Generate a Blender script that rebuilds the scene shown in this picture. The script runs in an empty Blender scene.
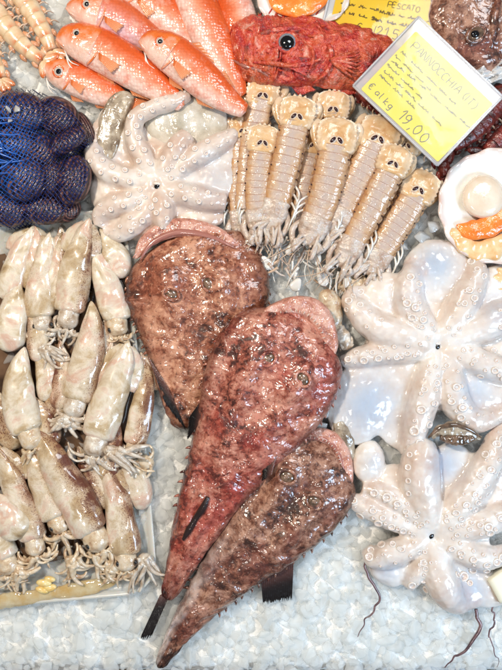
import bpy, bmesh, math, random
import numpy as np
from mathutils import Vector, Matrix, noise
from mathutils.bvhtree import BVHTree

random.seed(7)
rng = np.random.default_rng(7)
S = 0.0012            # metres per layout unit on the ice bed
DP = 750.0            # camera height in layout units
scene = bpy.context.scene
C = scene.collection

# ------------------------------------------------------------------ camera
cd = bpy.data.cameras.new('camera'); cam = bpy.data.objects.new('camera', cd); C.objects.link(cam)
cam.location = (0, 0, DP * S); cam.rotation_euler = (0, 0, 0)
cd.sensor_fit = 'VERTICAL'; cd.sensor_height = 24.0; cd.lens = 24.0 * DP / 670.0
cd.clip_start = 0.01; cd.clip_end = 50
scene.camera = cam
scene.render.resolution_x, scene.render.resolution_y = 767, 1024

# ------------------------------------------------------------------ light
world = bpy.data.worlds.new('World'); scene.world = world; world.use_nodes = True
bg = world.node_tree.nodes['Background']
bg.inputs['Color'].default_value = (0.86, 0.92, 1.0, 1); bg.inputs['Strength'].default_value = 0.085
def area(name, loc, target, size, power, col):
    l = bpy.data.lights.new(name, 'AREA'); l.shape = 'DISK'; l.size = size; l.energy = power; l.color = col
    o = bpy.data.objects.new(name, l); C.objects.link(o); o.location = loc
    o.rotation_euler = (Vector(target) - Vector(loc)).to_track_quat('-Z', 'Y').to_euler()
    return o
area('stall_lamp', (-0.55, 0.50, 1.25), (-0.1, 0.05, 0), 0.15, 14.5, (1.0, 0.88, 0.72))
area('sign_glare_light', (0.56, 0.74, 1.30), (0.15, 0.1, 0), 0.50, 7.0, (0.92, 0.96, 1.0))  # unseen light added overhead so the front sign catches glare
area('stall_lamp', (-0.25, -0.55, 1.40), (0, -0.1, 0), 0.14, 2.5, (1.0, 0.94, 0.86))
area('daylight_opening', (0.95, -0.50, 0.95), (0.20, -0.12, 0), 0.5, 11.5, (0.58, 0.78, 1.0))
scene.view_settings.view_transform = 'Standard'; scene.view_settings.look = 'None'
scene.view_settings.exposure = 0.30; scene.view_settings.gamma = 1.0
scene.view_settings.use_curve_mapping = False
scene.render.engine = 'CYCLES'
cy = scene.cycles
cy.use_denoising = True; cy.max_bounces = 8; cy.transmission_bounces = 6; cy.transparent_max_bounces = 12; cy.diffuse_bounces = 5; cy.glossy_bounces = 3
cy.caustics_reflective = False; cy.caustics_refractive = False; cy.sample_clamp_indirect = 4.0

# ------------------------------------------------------------------ helpers
def Wp(px, py, z):
    f = 1 - z / DP
    return Vector(((px - 251) * f * S, (335 - py) * f * S, z * S))

def crom(A, n):
    """Catmull-Rom through rows of A, resampled evenly along the path."""
    A = np.asarray(A, float)
    if len(A) == 2:
        t = np.linspace(0, 1, n)[:, None]; return A[0] * (1 - t) + A[1] * t
    P = np.vstack([2 * A[0] - A[1], A, 2 * A[-1] - A[-2]])
    out = []
    m = 16
    for i in range(1, len(P) - 2):
        p0, p1, p2, p3 = P[i - 1], P[i], P[i + 1], P[i + 2]
        t = np.linspace(0, 1, m, endpoint=False)[:, None]
        out.append(0.5 * ((2 * p1) + (p2 - p0) * t + (2 * p0 - 5 * p1 + 4 * p2 - p3) * t**2 + (3 * p1 - p0 - 3 * p2 + p3) * t**3))
    D = np.vstack(out + [P[-2][None]])
    d = np.r_[0, np.cumsum(np.linalg.norm(np.diff(D[:, :3], axis=0), axis=1) + 1e-6)]
    s = np.linspace(0, d[-1], n)
    return np.column_stack([np.interp(s, d, D[:, k]) for k in range(D.shape[1])])

def grid_faces(ns, nt, off=0, closed=True):
    F = []
    for i in range(ns - 1):
        for j in range(nt if closed else nt - 1):
            k = (j + 1) % nt
            F.append((off + i * nt + j, off + i * nt + k, off + (i + 1) * nt + k, off + (i + 1) * nt + j))
    return F

class Geo:
    """Collects vertices (world metres), faces and per-vertex pigment masks."""
    def __init__(self): self.v = []; self.f = []; self.m = []; self.l = []
    def add(self, v, f, m=None, l=None):
        o = len(self.v)
        self.v += [tuple(map(float, p)) for p in v]
        self.f += [tuple(i + o for i in q) for q in f]
        self.m += [0.0] * len(v) if m is None else [float(x) for x in m]
        self.l += [0.0] * len(v) if l is None else [float(x) for x in l]
        return self

def loft(st, ns=40, nt=24, e=2.0, ends=(0.0, 0.0), disp=None, flatz=None):
    """st rows: x, y, z, half width, height above, depth below. Returns verts, faces, u, lateral, vertical."""
    A = crom(st, ns)
    u = np.linspace(0, 1, ns)
    prof = np.ones(ns)
    if ends[0] > 0: a = np.clip(u / ends[0], 0, 1); prof *= np.sqrt(np.clip(1 - (1 - a)**2, 0, 1))
    if ends[1] > 0: a = np.clip((1 - u) / ends[1], 0, 1); prof *= np.sqrt(np.clip(1 - (1 - a)**2, 0, 1))
    prof = np.maximum(prof, 0.02)
    T = np.gradient(A[:, :2], axis=0); T /= np.linalg.norm(T, axis=1)[:, None] + 1e-9
    N = np.column_stack([-T[:, 1], T[:, 0]])
    ph = np.linspace(0, 2 * np.pi, nt, endpoint=False)
    c, s = np.cos(ph), np.sin(ph)
    lx = np.sign(c) * np.abs(c)**(2 / e); lz = np.sign(s) * np.abs(s)**(2 / e)
    V = []; U = []; L = []; Z = []
    for i in range(ns):
        x, y, z, hw, ht, hb = A[i, :6]
        pr = prof[i]; f = 1 - z / DP
        for j in range(nt):
            dx = dy = dz = 0.0
            if disp is not None:
                dx, dz = disp(u[i], lx[j], lz[j], x, y)
            w = hw * pr * lx[j] + dx
            h = (ht if lz[j] > 0 else hb) * pr * lz[j] + dz * pr
            X = x + N[i, 0] * w; Y = y + N[i, 1] * w
            V.append((((x - 251) + N[i, 0] * w) * f * S, ((335 - y) - N[i, 1] * w) * f * S, (z + h) * S))
            U.append(u[i]); L.append(lx[j]); Z.append(lz[j])
    F = grid_faces(ns, nt)
    for i, flip in ((0, False), (ns - 1, True)):
        x, y, z = A[i, :3]; V.append(tuple(Wp(x, y, z))); U.append(u[i]); L.append(0); Z.append(0)
        k = len(V) - 1
        for j in range(nt):
            a, b = i * nt + j, i * nt + (j + 1) % nt
            F.append((k, b, a) if not flip else (k, a, b))
    # photo y runs down, so flip for outward normals
    F = [tuple(reversed(q)) for q in F]
    return V, F, np.array(U), np.array(L), np.array(Z)

def tube(pts, rad, n=24, nt=7, flat=1.0, tip=True):
    """Round tube through (x, y, z) points with radii; flat squashes it vertically."""
    P = np.asarray(pts, float); R = np.asarray(rad, float)
    if R.ndim == 0 or len(R) != len(P): R = np.interp(np.linspace(0, 1, len(P)), np.linspace(0, 1, max(len(np.atleast_1d(R)), 2)), np.broadcast_to(np.atleast_1d(R), (max(len(np.atleast_1d(R)), 2),)) if len(np.atleast_1d(R)) == 1 else R)
    A = crom(np.column_stack([P, R]), n)
    T = np.gradient(A[:, :3], axis=0); T /= np.linalg.norm(T, axis=1)[:, None] + 1e-9
    V = []
    up = np.array([0, 0, 1.0]); side = np.cross(T[0], up)
    if np.linalg.norm(side) < 1e-3: side = np.array([1.0, 0, 0])
    for i in range(n):
        side = side - T[i] * side.dot(T[i]); side /= np.linalg.norm(side) + 1e-9
        nn = np.cross(side, T[i])
        r = max(A[i, 3], 0.02)
        for j in range(nt):
            a = 2 * np.pi * j / nt
            o = (side * math.cos(a) + nn * math.sin(a)) * r
            o[2] *= flat
            x, y, z = A[i, 0] + o[0], A[i, 1] + o[1], A[i, 2]
            f = 1 - z / DP
            V.append(((x - 251) * f * S, (335 - y) * f * S, (z + o[2]) * S))
    F = grid_faces(n, nt)
    for i, flip in ((0, False), (n - 1, True)):
        V.append(tuple(Wp(A[i, 0], A[i, 1], A[i, 2]))); k = len(V) - 1
        for j in range(nt):
            a, b = i * nt + j, i * nt + (j + 1) % nt
            F.append((k, b, a) if not flip else (k, a, b))
    return V, F

def ball(c, r, rot=0.0, nu=14, nv=9):
    """Ellipsoid at (x, y, z) with radii (rx, ry, rz), turned by rot in the plane (photo sense)."""
    V = []; F = []
    f = 1 - c[2] / DP; cr, sr = math.cos(rot), math.sin(rot)
    for i in range(nv + 1):
        t = math.pi * i / nv
        for j in range(nu):
            a = 2 * math.pi * j / nu
            x, y, z = r[0] * math.sin(t) * math.cos(a), r[1] * math.sin(t) * math.sin(a), r[2] * math.cos(t)
            X, Y = x * cr - y * sr, x * sr + y * cr
            V.append(((c[0] + X - 251) * f * S, (335 - c[1] - Y) * f * S, (c[2] + z) * S))
    F = [tuple(reversed(q)) for q in grid_faces(nv + 1, nu)]
    return V, F

def fin(base, tip, z, thick=1.2, rays=9, rows=7, rag=0.12, lift=0.0, wave=0.8):
    """Thin rayed membrane spanning a base polyline to a tip polyline (x, y)."""
    nb = rays * 3
    B = crom(np.asarray(base, float), nb); Tt = crom(np.asarray(tip, float), nb)
    V = []; M = []
    for side in (1, -1):
        for i in range(rows):
            t = i / (rows - 1)
            for j in range(nb):
                q = t * (1 - (rag * rng.random() if i == rows - 1 else 0) - (0.05 if j % 3 == 1 and i == rows - 1 else 0))
                x = B[j, 0] * (1 - q) + Tt[j, 0] * q; y = B[j, 1] * (1 - q) + Tt[j, 1] * q
                zz = z + lift * q + wave * math.sin(j * 2 * math.pi / 3) * 0.5 * (0.4 + t) + side * thick * 0.5 * (1 - 0.6 * t)
                V.append(tuple(Wp(x, y, zz))); M.append(t)
    g = grid_faces(rows, nb, 0, False); o = rows * nb
    F = g + [tuple(reversed([k + o for k in q])) for q in g]
    for j in range(nb - 1):
        for i in (0, rows - 1): F.append((i * nb + j, i * nb + j + 1, o + i * nb + j + 1, o + i * nb + j))
    for i in range(rows - 1):
        for j in (0, nb - 1): F.append((i * nb + j, (i + 1) * nb + j, o + (i + 1) * nb + j, o + i * nb + j))
    return V, F, M

def mesh_from(name, V, F, mats, smooth=True, mask=None, lat=None):
    me = bpy.data.meshes.new(name); me.from_pydata([tuple(v) for v in V], [], F)
    if smooth: me.polygons.foreach_set('use_smooth', [True] * len(me.polygons))
    if mask is not None:
        a = me.attributes.new('mask', 'FLOAT', 'POINT'); a.data.foreach_set('value', np.asarray(mask, np.float32))
    if lat is not None:
        a = me.attributes.new('lat', 'FLOAT', 'POINT'); a.data.foreach_set('value', np.asarray(lat, np.float32))
    for m in (mats if isinstance(mats, (list, tuple)) else [mats]): me.materials.append(m)
    if len(F) < 60000:
        b_ = bmesh.new(); b_.from_mesh(me); bmesh.ops.recalc_face_normals(b_, faces=b_.faces[:]); b_.to_mesh(me); b_.free()
    me.validate(); me.update()
    return me

def tag(o, label=None, cat=None, group=None, kind=None):
    if label: o['label'] = label
    if cat: o['category'] = cat
    if group: o['group'] = group
    if kind: o['kind'] = kind
    return o

class Thing:
    def __init__(self, name, label, cat, px, py, z=0, group=None):
        self.o = bpy.data.objects.new(name, None); C.objects.link(self.o)
        self.o.empty_display_size = 0.02
        self.loc = Wp(px, py, z); self.o.location = self.loc
        tag(self.o, label, cat, group)
    def part(self, name, V, F, mat, mask=None, lat=None, parent=None, smooth=True):
        l = self.loc
        me = mesh_from(name, [(v[0] - l[0], v[1] - l[1], v[2] - l[2]) for v in V], F, mat, smooth, mask, lat)
        o = bpy.data.objects.new(name, me); C.objects.link(o); o.parent = parent or self.o
        return o
    def geo(self, name, g, mat, parent=None, smooth=True):
        return self.part(name, g.v, g.f, mat, g.m, g.l, parent, smooth)
    def put(self, name, me, world_loc, rot=None, scale=1.0, parent=None):
        o = bpy.data.objects.new(name, me); C.objects.link(o); o.parent = parent or self.o
        o.location = Vector(world_loc) - self.loc
        if rot is not None: o.rotation_mode = 'QUATERNION'; o.rotation_quaternion = rot
        o.scale = (scale,) * 3 if np.isscalar(scale) else scale
        return o

def single(name, V, F, mat, label, cat, group=None, kind=None, mask=None, lat=None, smooth=True, at=None):
    """A thing that is one mesh; origin at its base."""
    P = np.array(V); l = Vector((P[:, 0].mean(), P[:, 1].mean(), P[:, 2].min())) if at is None else Vector(at)
    me = mesh_from(name, [(v[0] - l[0], v[1] - l[1], v[2] - l[2]) for v in V], F, mat, smooth, mask, lat)
    o = bpy.data.objects.new(name, me); C.objects.link(o); o.location = l
    return tag(o, label, cat, group, kind)

# ------------------------------------------------------------------ materials
class Mat:
    def __init__(self, name, rough=0.35, coat=0.0, coat_rough=0.08, sss=0.0, sss_r=(0.004, 0.002, 0.0012), trans=0.0, ior=1.4, spec=0.5, alpha=1.0, rnd=7.3):
        self.m = bpy.data.materials.new(name); self.m.use_nodes = True
        self.nt = self.m.node_tree; self.b = self.nt.nodes['Principled BSDF']
        i = self.b.inputs
        i['Roughness'].default_value = rough; i['Coat Weight'].default_value = coat; i['Coat Roughness'].default_value = coat_rough
        i['Subsurface Weight'].default_value = sss; i['Subsurface Radius'].default_value = (1, sss_r[1] / sss_r[0], sss_r[2] / sss_r[0])
        i['Subsurface Scale'].default_value = sss_r[0]
        i['Transmission Weight'].default_value = trans; i['IOR'].default_value = ior; i['Specular IOR Level'].default_value = spec
        i['Alpha'].default_value = alpha
        n = self.nt.nodes
        tc = n.new('ShaderNodeTexCoord'); oi = n.new('ShaderNodeObjectInfo')
        mul = n.new('ShaderNodeMath'); mul.operation = 'MULTIPLY'; mul.inputs[1].default_value = rnd
        self.nt.links.new(oi.outputs['Random'], mul.inputs[0])
        ad = n.new('ShaderNodeVectorMath'); ad.operation = 'ADD'
        self.nt.links.new(tc.outputs['Object'], ad.inputs[0]); self.nt.links.new(mul.outputs[0], ad.inputs[1])
        self.co = ad.outputs[0]
    def link(self, a, b): self.nt.links.new(a, b)
    def noise(self, scale, detail=4, rough=0.55, dist=0.0, stretch=None):
        n = self.nt.nodes.new('ShaderNodeTexNoise'); n.inputs['Scale'].default_value = scale; n.inputs['Detail'].default_value = detail
        n.inputs['Roughness'].default_value = rough; n.inputs['Distortion'].default_value = dist
        self.link(self.co, n.inputs['Vector']); return n.outputs['Fac']
    def voro(self, scale, feature='F1', rnd=1.0):
        n = self.nt.nodes.new('ShaderNodeTexVoronoi'); n.inputs['Scale'].default_value = scale; n.feature = feature
        n.inputs['Randomness'].default_value = rnd
        self.link(self.co, n.inputs['Vector']); return n.outputs['Distance']
    def attr(self, name='mask'):
        n = self.nt.nodes.new('ShaderNodeAttribute'); n.attribute_name = name; return n.outputs['Fac']
    def ramp(self, fac, stops):
        n = self.nt.nodes.new('ShaderNodeValToRGB'); e = n.color_ramp.elements
        while len(e) < len(stops): e.new(0.5)
        for k, (p, c) in enumerate(stops):
            e[k].position = p; e[k].color = (*c, 1) if not np.isscalar(c) else (c, c, c, 1)
        self.link(fac, n.inputs['Fac']); return n.outputs['Color']
    def mix(self, fac, a, b, mode='MIX'):
        n = self.nt.nodes.new('ShaderNodeMix'); n.data_type = 'RGBA'; n.blend_type = mode
        for sock, v in ((n.inputs['Factor'], fac), (n.inputs['A'], a), (n.inputs['B'], b)):
            pass
        A = [s for s in n.inputs if s.name == 'A' and s.type == 'RGBA'][0]; B = [s for s in n.inputs if s.name == 'B' and s.type == 'RGBA'][0]
        Fc = [s for s in n.inputs if s.name == 'Factor' and s.type == 'VALUE'][0]
        for sock, v in ((Fc, fac), (A, a), (B, b)):
            if hasattr(v, 'links'): self.link(v, sock)
            elif np.isscalar(v): sock.default_value = v
            else: sock.default_value = (*v, 1)
        return [o for o in n.outputs if o.type == 'RGBA'][0]
    def math(self, op, a, b=0.0):
        n = self.nt.nodes.new('ShaderNodeMath'); n.operation = op
        for k, v in ((0, a), (1, b)):
            if hasattr(v, 'links'): self.link(v, n.inputs[k])
            else: n.inputs[k].default_value = v
        return n.outputs[0]
    def color(self, c):
        s = self.b.inputs['Base Color']
        if hasattr(c, 'links'): self.link(c, s)
        else: s.default_value = (*c, 1)
        return self
    def rough(self, c): self.link(c, self.b.inputs['Roughness']); return self
    def bump(self, h, strength=0.4, dist=0.001, coat=True):
        n = self.nt.nodes.new('ShaderNodeBump'); n.inputs['Strength'].default_value = strength; n.inputs['Distance'].default_value = dist
        self.link(h, n.inputs['Height']); self.link(n.outputs[0], self.b.inputs['Normal'])
        if coat: self.link(n.outputs[0], self.b.inputs['Coat Normal'])
        return self

def plain(name, col, rough=0.4, coat=0.0, **k):
    m = Mat(name, rough, coat, **k); n = m.noise(180, 3)
    m.color(m.mix(m.math('MULTIPLY', n, 0.5), col, tuple(c * 0.7 for c in col))); return m.m

MT = {}
# ice
def ice_mat(name, c0, c1, translucent, rough, bump=0.25, clear=0.0):
    m = Mat(name, rough=rough, sss=0.0, ior=1.31); m.color(m.ramp(m.noise(30, 3), [(0.3, c0), (0.7, c1)]))
    m.bump(m.noise(260, 3), bump, 0.002)
    n = m.nt.nodes; tr = n.new('ShaderNodeBsdfTranslucent'); tr.inputs['Color'].default_value = (0.93, 0.935, 0.93, 1)
    mx = n.new('ShaderNodeMixShader'); mx.inputs[0].default_value = translucent
    m.link(m.b.outputs[0], mx.inputs[1]); m.link(tr.outputs[0], mx.inputs[2])
    tp = n.new('ShaderNodeBsdfTransparent'); tp.inputs['Color'].default_value = (0.98, 0.985, 0.98, 1)
    m2 = n.new('ShaderNodeMixShader'); m2.inputs[0].default_value = clear
    m.link(mx.outputs[0], m2.inputs[1]); m.link(tp.outputs[0], m2.inputs[2]); m.link(m2.outputs[0], n['Material Output'].inputs['Surface'])
    return m.m
MT['ice'] = ice_mat('crushed_ice', (0.86, 0.875, 0.875), (0.95, 0.955, 0.955), 0.5, 0.12, 0.6, 0.58)
MT['ice_base'] = ice_mat('ice_underlayer', (0.88, 0.89, 0.88), (0.95, 0.95, 0.94), 0.1, 0.4, 0.8)
m = Mat('clear_ice', rough=0.1, trans=0.5, ior=1.31, sss=0.5, sss_r=(0.01, 0.011, 0.011)); m.color((0.80, 0.81, 0.80)); m.bump(m.noise(260, 2), 0.3, 0.002); MT['ice_clear'] = m.m

# anglerfish skins
def monk_mat(name, dark, mid, light, red):
    m = Mat(name, rough=0.38, coat=0.9, coat_rough=0.10, sss=0.08)
    big = m.noise(19, 5, 0.6, 1.0); fine = m.noise(120, 5, 0.62, 0.5); speck = m.noise(330, 2, 0.5)
    k = m.math('ADD', m.math('MULTIPLY', big, 0.50), m.math('MULTIPLY', fine, 0.50))
    c = m.ramp(k, [(0.42, dark), (0.485, mid), (0.535, tuple(0.5 * (a + b) for a, b in zip(mid, light))), (0.585, light)])
    c = m.mix(m.ramp(m.noise(13, 4, 0.6), [(0.50, 0.0), (0.66, 0.75)]), c, m.mix(m.ramp(fine, [(0.4, 0.0), (0.6, 1.0)]), tuple(x * 0.55 for x in red), red))
    c = m.mix(m.ramp(speck, [(0.58, 0.0), (0.68, 0.55)]), c, tuple(x * 0.6 for x in dark))
    c = m.mix(m.ramp(m.noise(300, 3, 0.6), [(0.62, 0.0), (0.70, 0.6)]), c, tuple(min(1, x * 1.35) for x in light))
    c = m.mix(m.attr('mask'), c, tuple(x * 0.35 for x in dark))
    c = m.mix(m.math('MULTIPLY', m.attr('lat'), m.ramp(m.noise(60, 5, 0.65), [(0.4, 0.2), (0.6, 1.0)])), c, (0.62, 0.53, 0.50))
    m.color(c)
    h = m.math('ADD', m.noise(36, 3, 0.5, 0.5), m.math('MULTIPLY', m.noise(150, 2, 0.5), 0.12))
    m.bump(h, 1.0, 0.0065); return m.m
MT['monk_a'] = monk_mat('brown_anglerfish_skin', (0.055, 0.020, 0.014), (0.27, 0.088, 0.048), (0.54, 0.27, 0.17), (0.31, 0.085, 0.045))
MT['monk_b'] = monk_mat('red_anglerfish_skin', (0.062, 0.018, 0.014), (0.31, 0.085, 0.055), (0.56, 0.26, 0.185), (0.40, 0.055, 0.04))
MT['monk_c'] = monk_mat('dark_anglerfish_skin', (0.045, 0.020, 0.015), (0.18, 0.07, 0.042), (0.44, 0.24, 0.165), (0.22, 0.06, 0.04))
m = Mat('anglerfish_lip', rough=0.3, coat=0.9, coat_rough=0.06, sss=0.2); c = m.ramp(m.noise(75, 5, 0.65, 0.5), [(0.33, (0.24, 0.08, 0.055)), (0.47, (0.50, 0.22, 0.16)), (0.6, (0.62, 0.36, 0.29))]); m.color(c); m.bump(m.noise(90, 3, 0.5), 0.9, 0.006); MT['lip'] = m.m
MT['mouth'] = plain('mouth_lining', (0.36, 0.14, 0.11), 0.3, 0.9)
m = Mat('dark_fin', rough=0.3, coat=0.7); m.color(m.mix(m.attr('mask'), (0.15, 0.06, 0.05), (0.012, 0.009, 0.009))); m.bump(m.noise(200, 3), 0.4, 0.002); MT['darkfin'] = m.m
m = Mat('clouded_eye', rough=0.15, coat=1.0); m.color(m.ramp(m.noise(160, 3), [(0.35, (0.07, 0.045, 0.03)), (0.7, (0.24, 0.15, 0.10))])); MT['dull_eye'] = m.m
m = Mat('eye_rim', rough=0.3, coat=0.8); m.color((0.22, 0.13, 0.09)); MT['eye_rim'] = m.m
MT['pupil'] = plain('pupil', (0.006, 0.006, 0.007), 0.08, 1.0)
MT['dark_pupil'] = plain('dark_pupil', (0.02, 0.018, 0.016), 0.3, 0.6)
MT['iris'] = plain('pale_iris', (0.55, 0.48, 0.42), 0.2, 0.8)
MT['iris_red'] = plain('red_iris', (0.5, 0.16, 0.08), 0.2, 0.8)

# octopus
def octo_mat(name, a, b, c3):
    m = Mat(name, rough=0.32, coat=0.75, coat_rough=0.09, sss=0.45, sss_r=(0.006, 0.0042, 0.0034))
    c = m.ramp(m.noise(28, 4, 0.5, 0.3), [(0.32, a), (0.55, b), (0.75, c3)])
    c = m.mix(m.attr('mask'), c, (0.36, 0.45, 0.58))
    c = m.mix(m.math('MULTIPLY', m.attr('lat'), m.ramp(m.noise(90, 4), [(0.35, 0.2), (0.7, 1.0)])), c, (0.46, 0.29, 0.24))
    m.color(c); m.bump(m.noise(38, 2, 0.5), 0.6, 0.006); return m.m
MT['octo'] = octo_mat('octopus_flesh', (0.66, 0.54, 0.45), (0.75, 0.69, 0.63), (0.78, 0.76, 0.75))
MT['octo2'] = octo_mat('pinkish_octopus_flesh', (0.56, 0.42, 0.34), (0.69, 0.61, 0.54), (0.73, 0.69, 0.65))
m = Mat('sucker_flesh', rough=0.28, coat=0.8, sss=0.3, sss_r=(0.003, 0.002, 0.0015)); m.color(m.mix(m.attr('mask'), (0.71, 0.63, 0.57), (0.58, 0.45, 0.39))); MT['sucker'] = m.m
m = Mat('octopus_skin_back', rough=0.3, coat=0.9, sss=0.2); m.color(m.ramp(m.noise(90, 5), [(0.35, (0.17, 0.12, 0.08)), (0.55, (0.38, 0.31, 0.23)), (0.7, (0.56, 0.49, 0.40))])); m.bump(m.noise(180, 3), 0.3, 0.002); MT['octo_back'] = m.m

# squid
def squid_mat(name, dots):
    m = Mat(name, rough=0.32, coat=0.8, coat_rough=0.09, sss=0.35, sss_r=(0.004, 0.003, 0.002))
    c = m.ramp(m.noise(30, 5, 0.62, 0.5), [(0.28, (0.28, 0.18, 0.09)), (0.41, (0.49, 0.38, 0.24)), (0.52, (0.68, 0.61, 0.50)), (0.63, (0.60, 0.40, 0.31)), (0.72, (0.70, 0.64, 0.56))])
    dot = m.ramp(m.math('ADD', m.voro(560), m.math('MULTIPLY', m.noise(60, 3), 0.35)), [(0.42, 1.0), (0.60, 0.0)])
    body = m.math('MULTIPLY', m.attr('mask'), m.ramp(m.noise(45, 4), [(0.28, 0.3), (0.55, 1.0)]))
    wash = m.mix(m.math('MULTIPLY', body, 0.8), c, (0.40, 0.21, 0.085)); wash = m.mix(m.math('POWER', body, 4.0), wash, (0.14, 0.05, 0.03))
    c2 = m.mix(m.math('MULTIPLY', m.math('MULTIPLY', body, dot), dots), wash, (0.12, 0.035, 0.02))
    m.color(c2); m.bump(m.math('ADD', m.noise(34, 2), m.math('MULTIPLY', m.noise(150, 2), 0.08)), 0.7, 0.004); return m.m
MT['squid'] = squid_mat('squid_mantle', 1.3)
MT['squid_pale'] = squid_mat('pale_squid_mantle', 0.7)
m = Mat('squid_arms', rough=0.3, coat=0.8, sss=0.35, sss_r=(0.003, 0.0022, 0.0016)); m.color(m.ramp(m.noise(110, 4), [(0.3, (0.36, 0.21, 0.12)), (0.5, (0.60, 0.47, 0.32)), (0.7, (0.68, 0.60, 0.50))])); m.bump(m.noise(260, 3), 0.4, 0.002); MT['squid_arm'] = m.m
m = Mat('squid_arms_white', rough=0.3, coat=0.8, sss=0.4, sss_r=(0.003, 0.0024, 0.002)); m.color(m.ramp(m.noise(110, 4), [(0.3, (0.32, 0.22, 0.14)), (0.48, (0.52, 0.43, 0.34)), (0.65, (0.64, 0.59, 0.52))])); m.bump(m.noise(260, 3), 0.4, 0.002); MT['squid_arm_w'] = m.m

# mantis shrimp
m = Mat('mantis_shell', rough=0.28, coat=0.8, coat_rough=0.07, trans=0.12, sss=0.35, sss_r=(0.004, 0.0026, 0.0018), rnd=0.0)
k = m.math('ADD', m.math('ABSOLUTE', m.attr('lat')), m.math('MULTIPLY', m.math('SUBTRACT', m.noise(55, 4), 0.5), 1.1))
c = m.ramp(k, [(0.1, (0.57, 0.45, 0.39)), (0.45, (0.61, 0.44, 0.32)), (0.8, (0.62, 0.37, 0.19)), (1.0, (0.50, 0.25, 0.10))])
c = m.mix(m.ramp(m.noise(160, 4, 0.6), [(0.5, 0.0), (0.7, 0.5)]), c, (0.70, 0.58, 0.47))
c = m.mix(m.attr('mask'), c, (0.33, 0.15, 0.11)); m.color(c); m.bump(m.noise(120, 3), 0.5, 0.0035); MT['mantis'] = m.m
m = Mat('mantis_tail', rough=0.34, coat=0.6, coat_rough=0.12, sss=0.3, sss_r=(0.004, 0.0026, 0.0018))
c = m.ramp(m.noise(75, 5, 0.6, 0.4), [(0.3, (0.50, 0.25, 0.09)), (0.5, (0.62, 0.40, 0.20)), (0.68, (0.66, 0.50, 0.34))]); c = m.mix(m.attr('mask'), c, (0.70, 0.58, 0.45)); m.color(c); m.bump(m.noise(90, 3, 0.5), 0.4, 0.003); MT['mantis_tail'] = m.m
m = Mat('mantis_limb', rough=0.25, coat=0.8, sss=0.3, trans=0.2); m.color(m.ramp(m.noise(70, 5, 0.6), [(0.3, (0.46, 0.30, 0.22)), (0.5, (0.64, 0.51, 0.42)), (0.7, (0.72, 0.65, 0.60))])); m.bump(m.noise(120, 4), 0.7, 0.004); MT['mantis_limb'] = m.m
m = Mat('mantis_paddle', rough=0.2, coat=0.8, sss=0.3); m.color(m.ramp(m.noise(60, 3), [(0.3, (0.60, 0.56, 0.51)), (0.7, (0.76, 0.74, 0.70))])); MT['paddle'] = m.m
MT['spot'] = plain('tail_spot', (0.035, 0.008, 0.010), 0.25, 0.5)
MT['spot_rim'] = plain('tail_spot_rim', (0.74, 0.62, 0.50), 0.3, 0.5)

# fish
def mullet_mat(name, back, side, belly):
    m = Mat(name, rough=0.3, coat=0.8, coat_rough=0.08, sss=0.12)
    l = m.math('ADD', m.attr('lat'), m.math('MULTIPLY', m.math('SUBTRACT', m.noise(40, 5, 0.6), 0.5), 0.7))
    c = m.ramp(m.math('ADD', m.math('MULTIPLY', l, 0.5), 0.5), [(0.22, belly), (0.5, side), (0.78, back)])
    c = m.mix(m.ramp(m.noise(75, 5, 0.65), [(0.48, 0.0), (0.68, 0.6)]), c, back)
    c = m.mix(m.ramp(m.noise(42, 5, 0.65), [(0.55, 0.0), (0.70, 0.6)]), c, (0.74, 0.50, 0.40))
    v = m.voro(270, 'F1', 0.5)
    c = m.mix(m.ramp(v, [(0.35, 0.0), (0.8, 0.28)]), c, tuple(x * 0.55 for x in back))
    m.color(c); m.bump(m.math('ADD', m.math('MULTIPLY', v, -0.16), m.noise(30, 3)), 0.75, 0.0035); return m.m
MT['mullet'] = mullet_mat('red_mullet_skin', (0.64, 0.10, 0.02), (0.72, 0.27, 0.15), (0.78, 0.56, 0.48))
MT['mullet_pink'] = mullet_mat('pink_mullet_skin', (0.62, 0.12, 0.04), (0.66, 0.26, 0.21), (0.66, 0.44, 0.47))
m = Mat('mullet_head', rough=0.28, coat=0.9, coat_rough=0.06, sss=0.12); l = m.math('ADD', m.math('MULTIPLY', m.attr('lat'), 0.42), m.noise(55, 5, 0.65)); c = m.ramp(l, [(0.2, (0.76, 0.52, 0.43)), (0.5, (0.72, 0.33, 0.22)), (0.68, (0.70, 0.17, 0.035)), (0.95, (0.62, 0.09, 0.01))]); m.color(c); m.bump(m.noise(80, 3), 0.7, 0.004); MT['mullet_head'] = m.m
m = Mat('orange_fin', rough=0.3, coat=0.5, alpha=0.72); m.color(m.mix(m.attr('mask'), (0.70, 0.16, 0.03), (0.76, 0.34, 0.16))); MT['orange_fin'] = m.m
m = Mat('scorpionfish_skin', rough=0.3, coat=0.85, coat_rough=0.08)
c = m.ramp(m.noise(48, 6, 0.68, 0.7), [(0.33, (0.10, 0.008, 0.010)), (0.45, (0.44, 0.022, 0.016)), (0.56, (0.60, 0.09, 0.04)), (0.67, (0.68, 0.36, 0.28))])
c = m.mix(m.ramp(m.noise(19, 3), [(0.5, 0.0), (0.62, 0.5)]), c, (0.52, 0.11, 0.03)); m.color(c)
m.bump(m.noise(95, 4, 0.6), 1.0, 0.008); MT['scorpion'] = m.m

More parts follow.
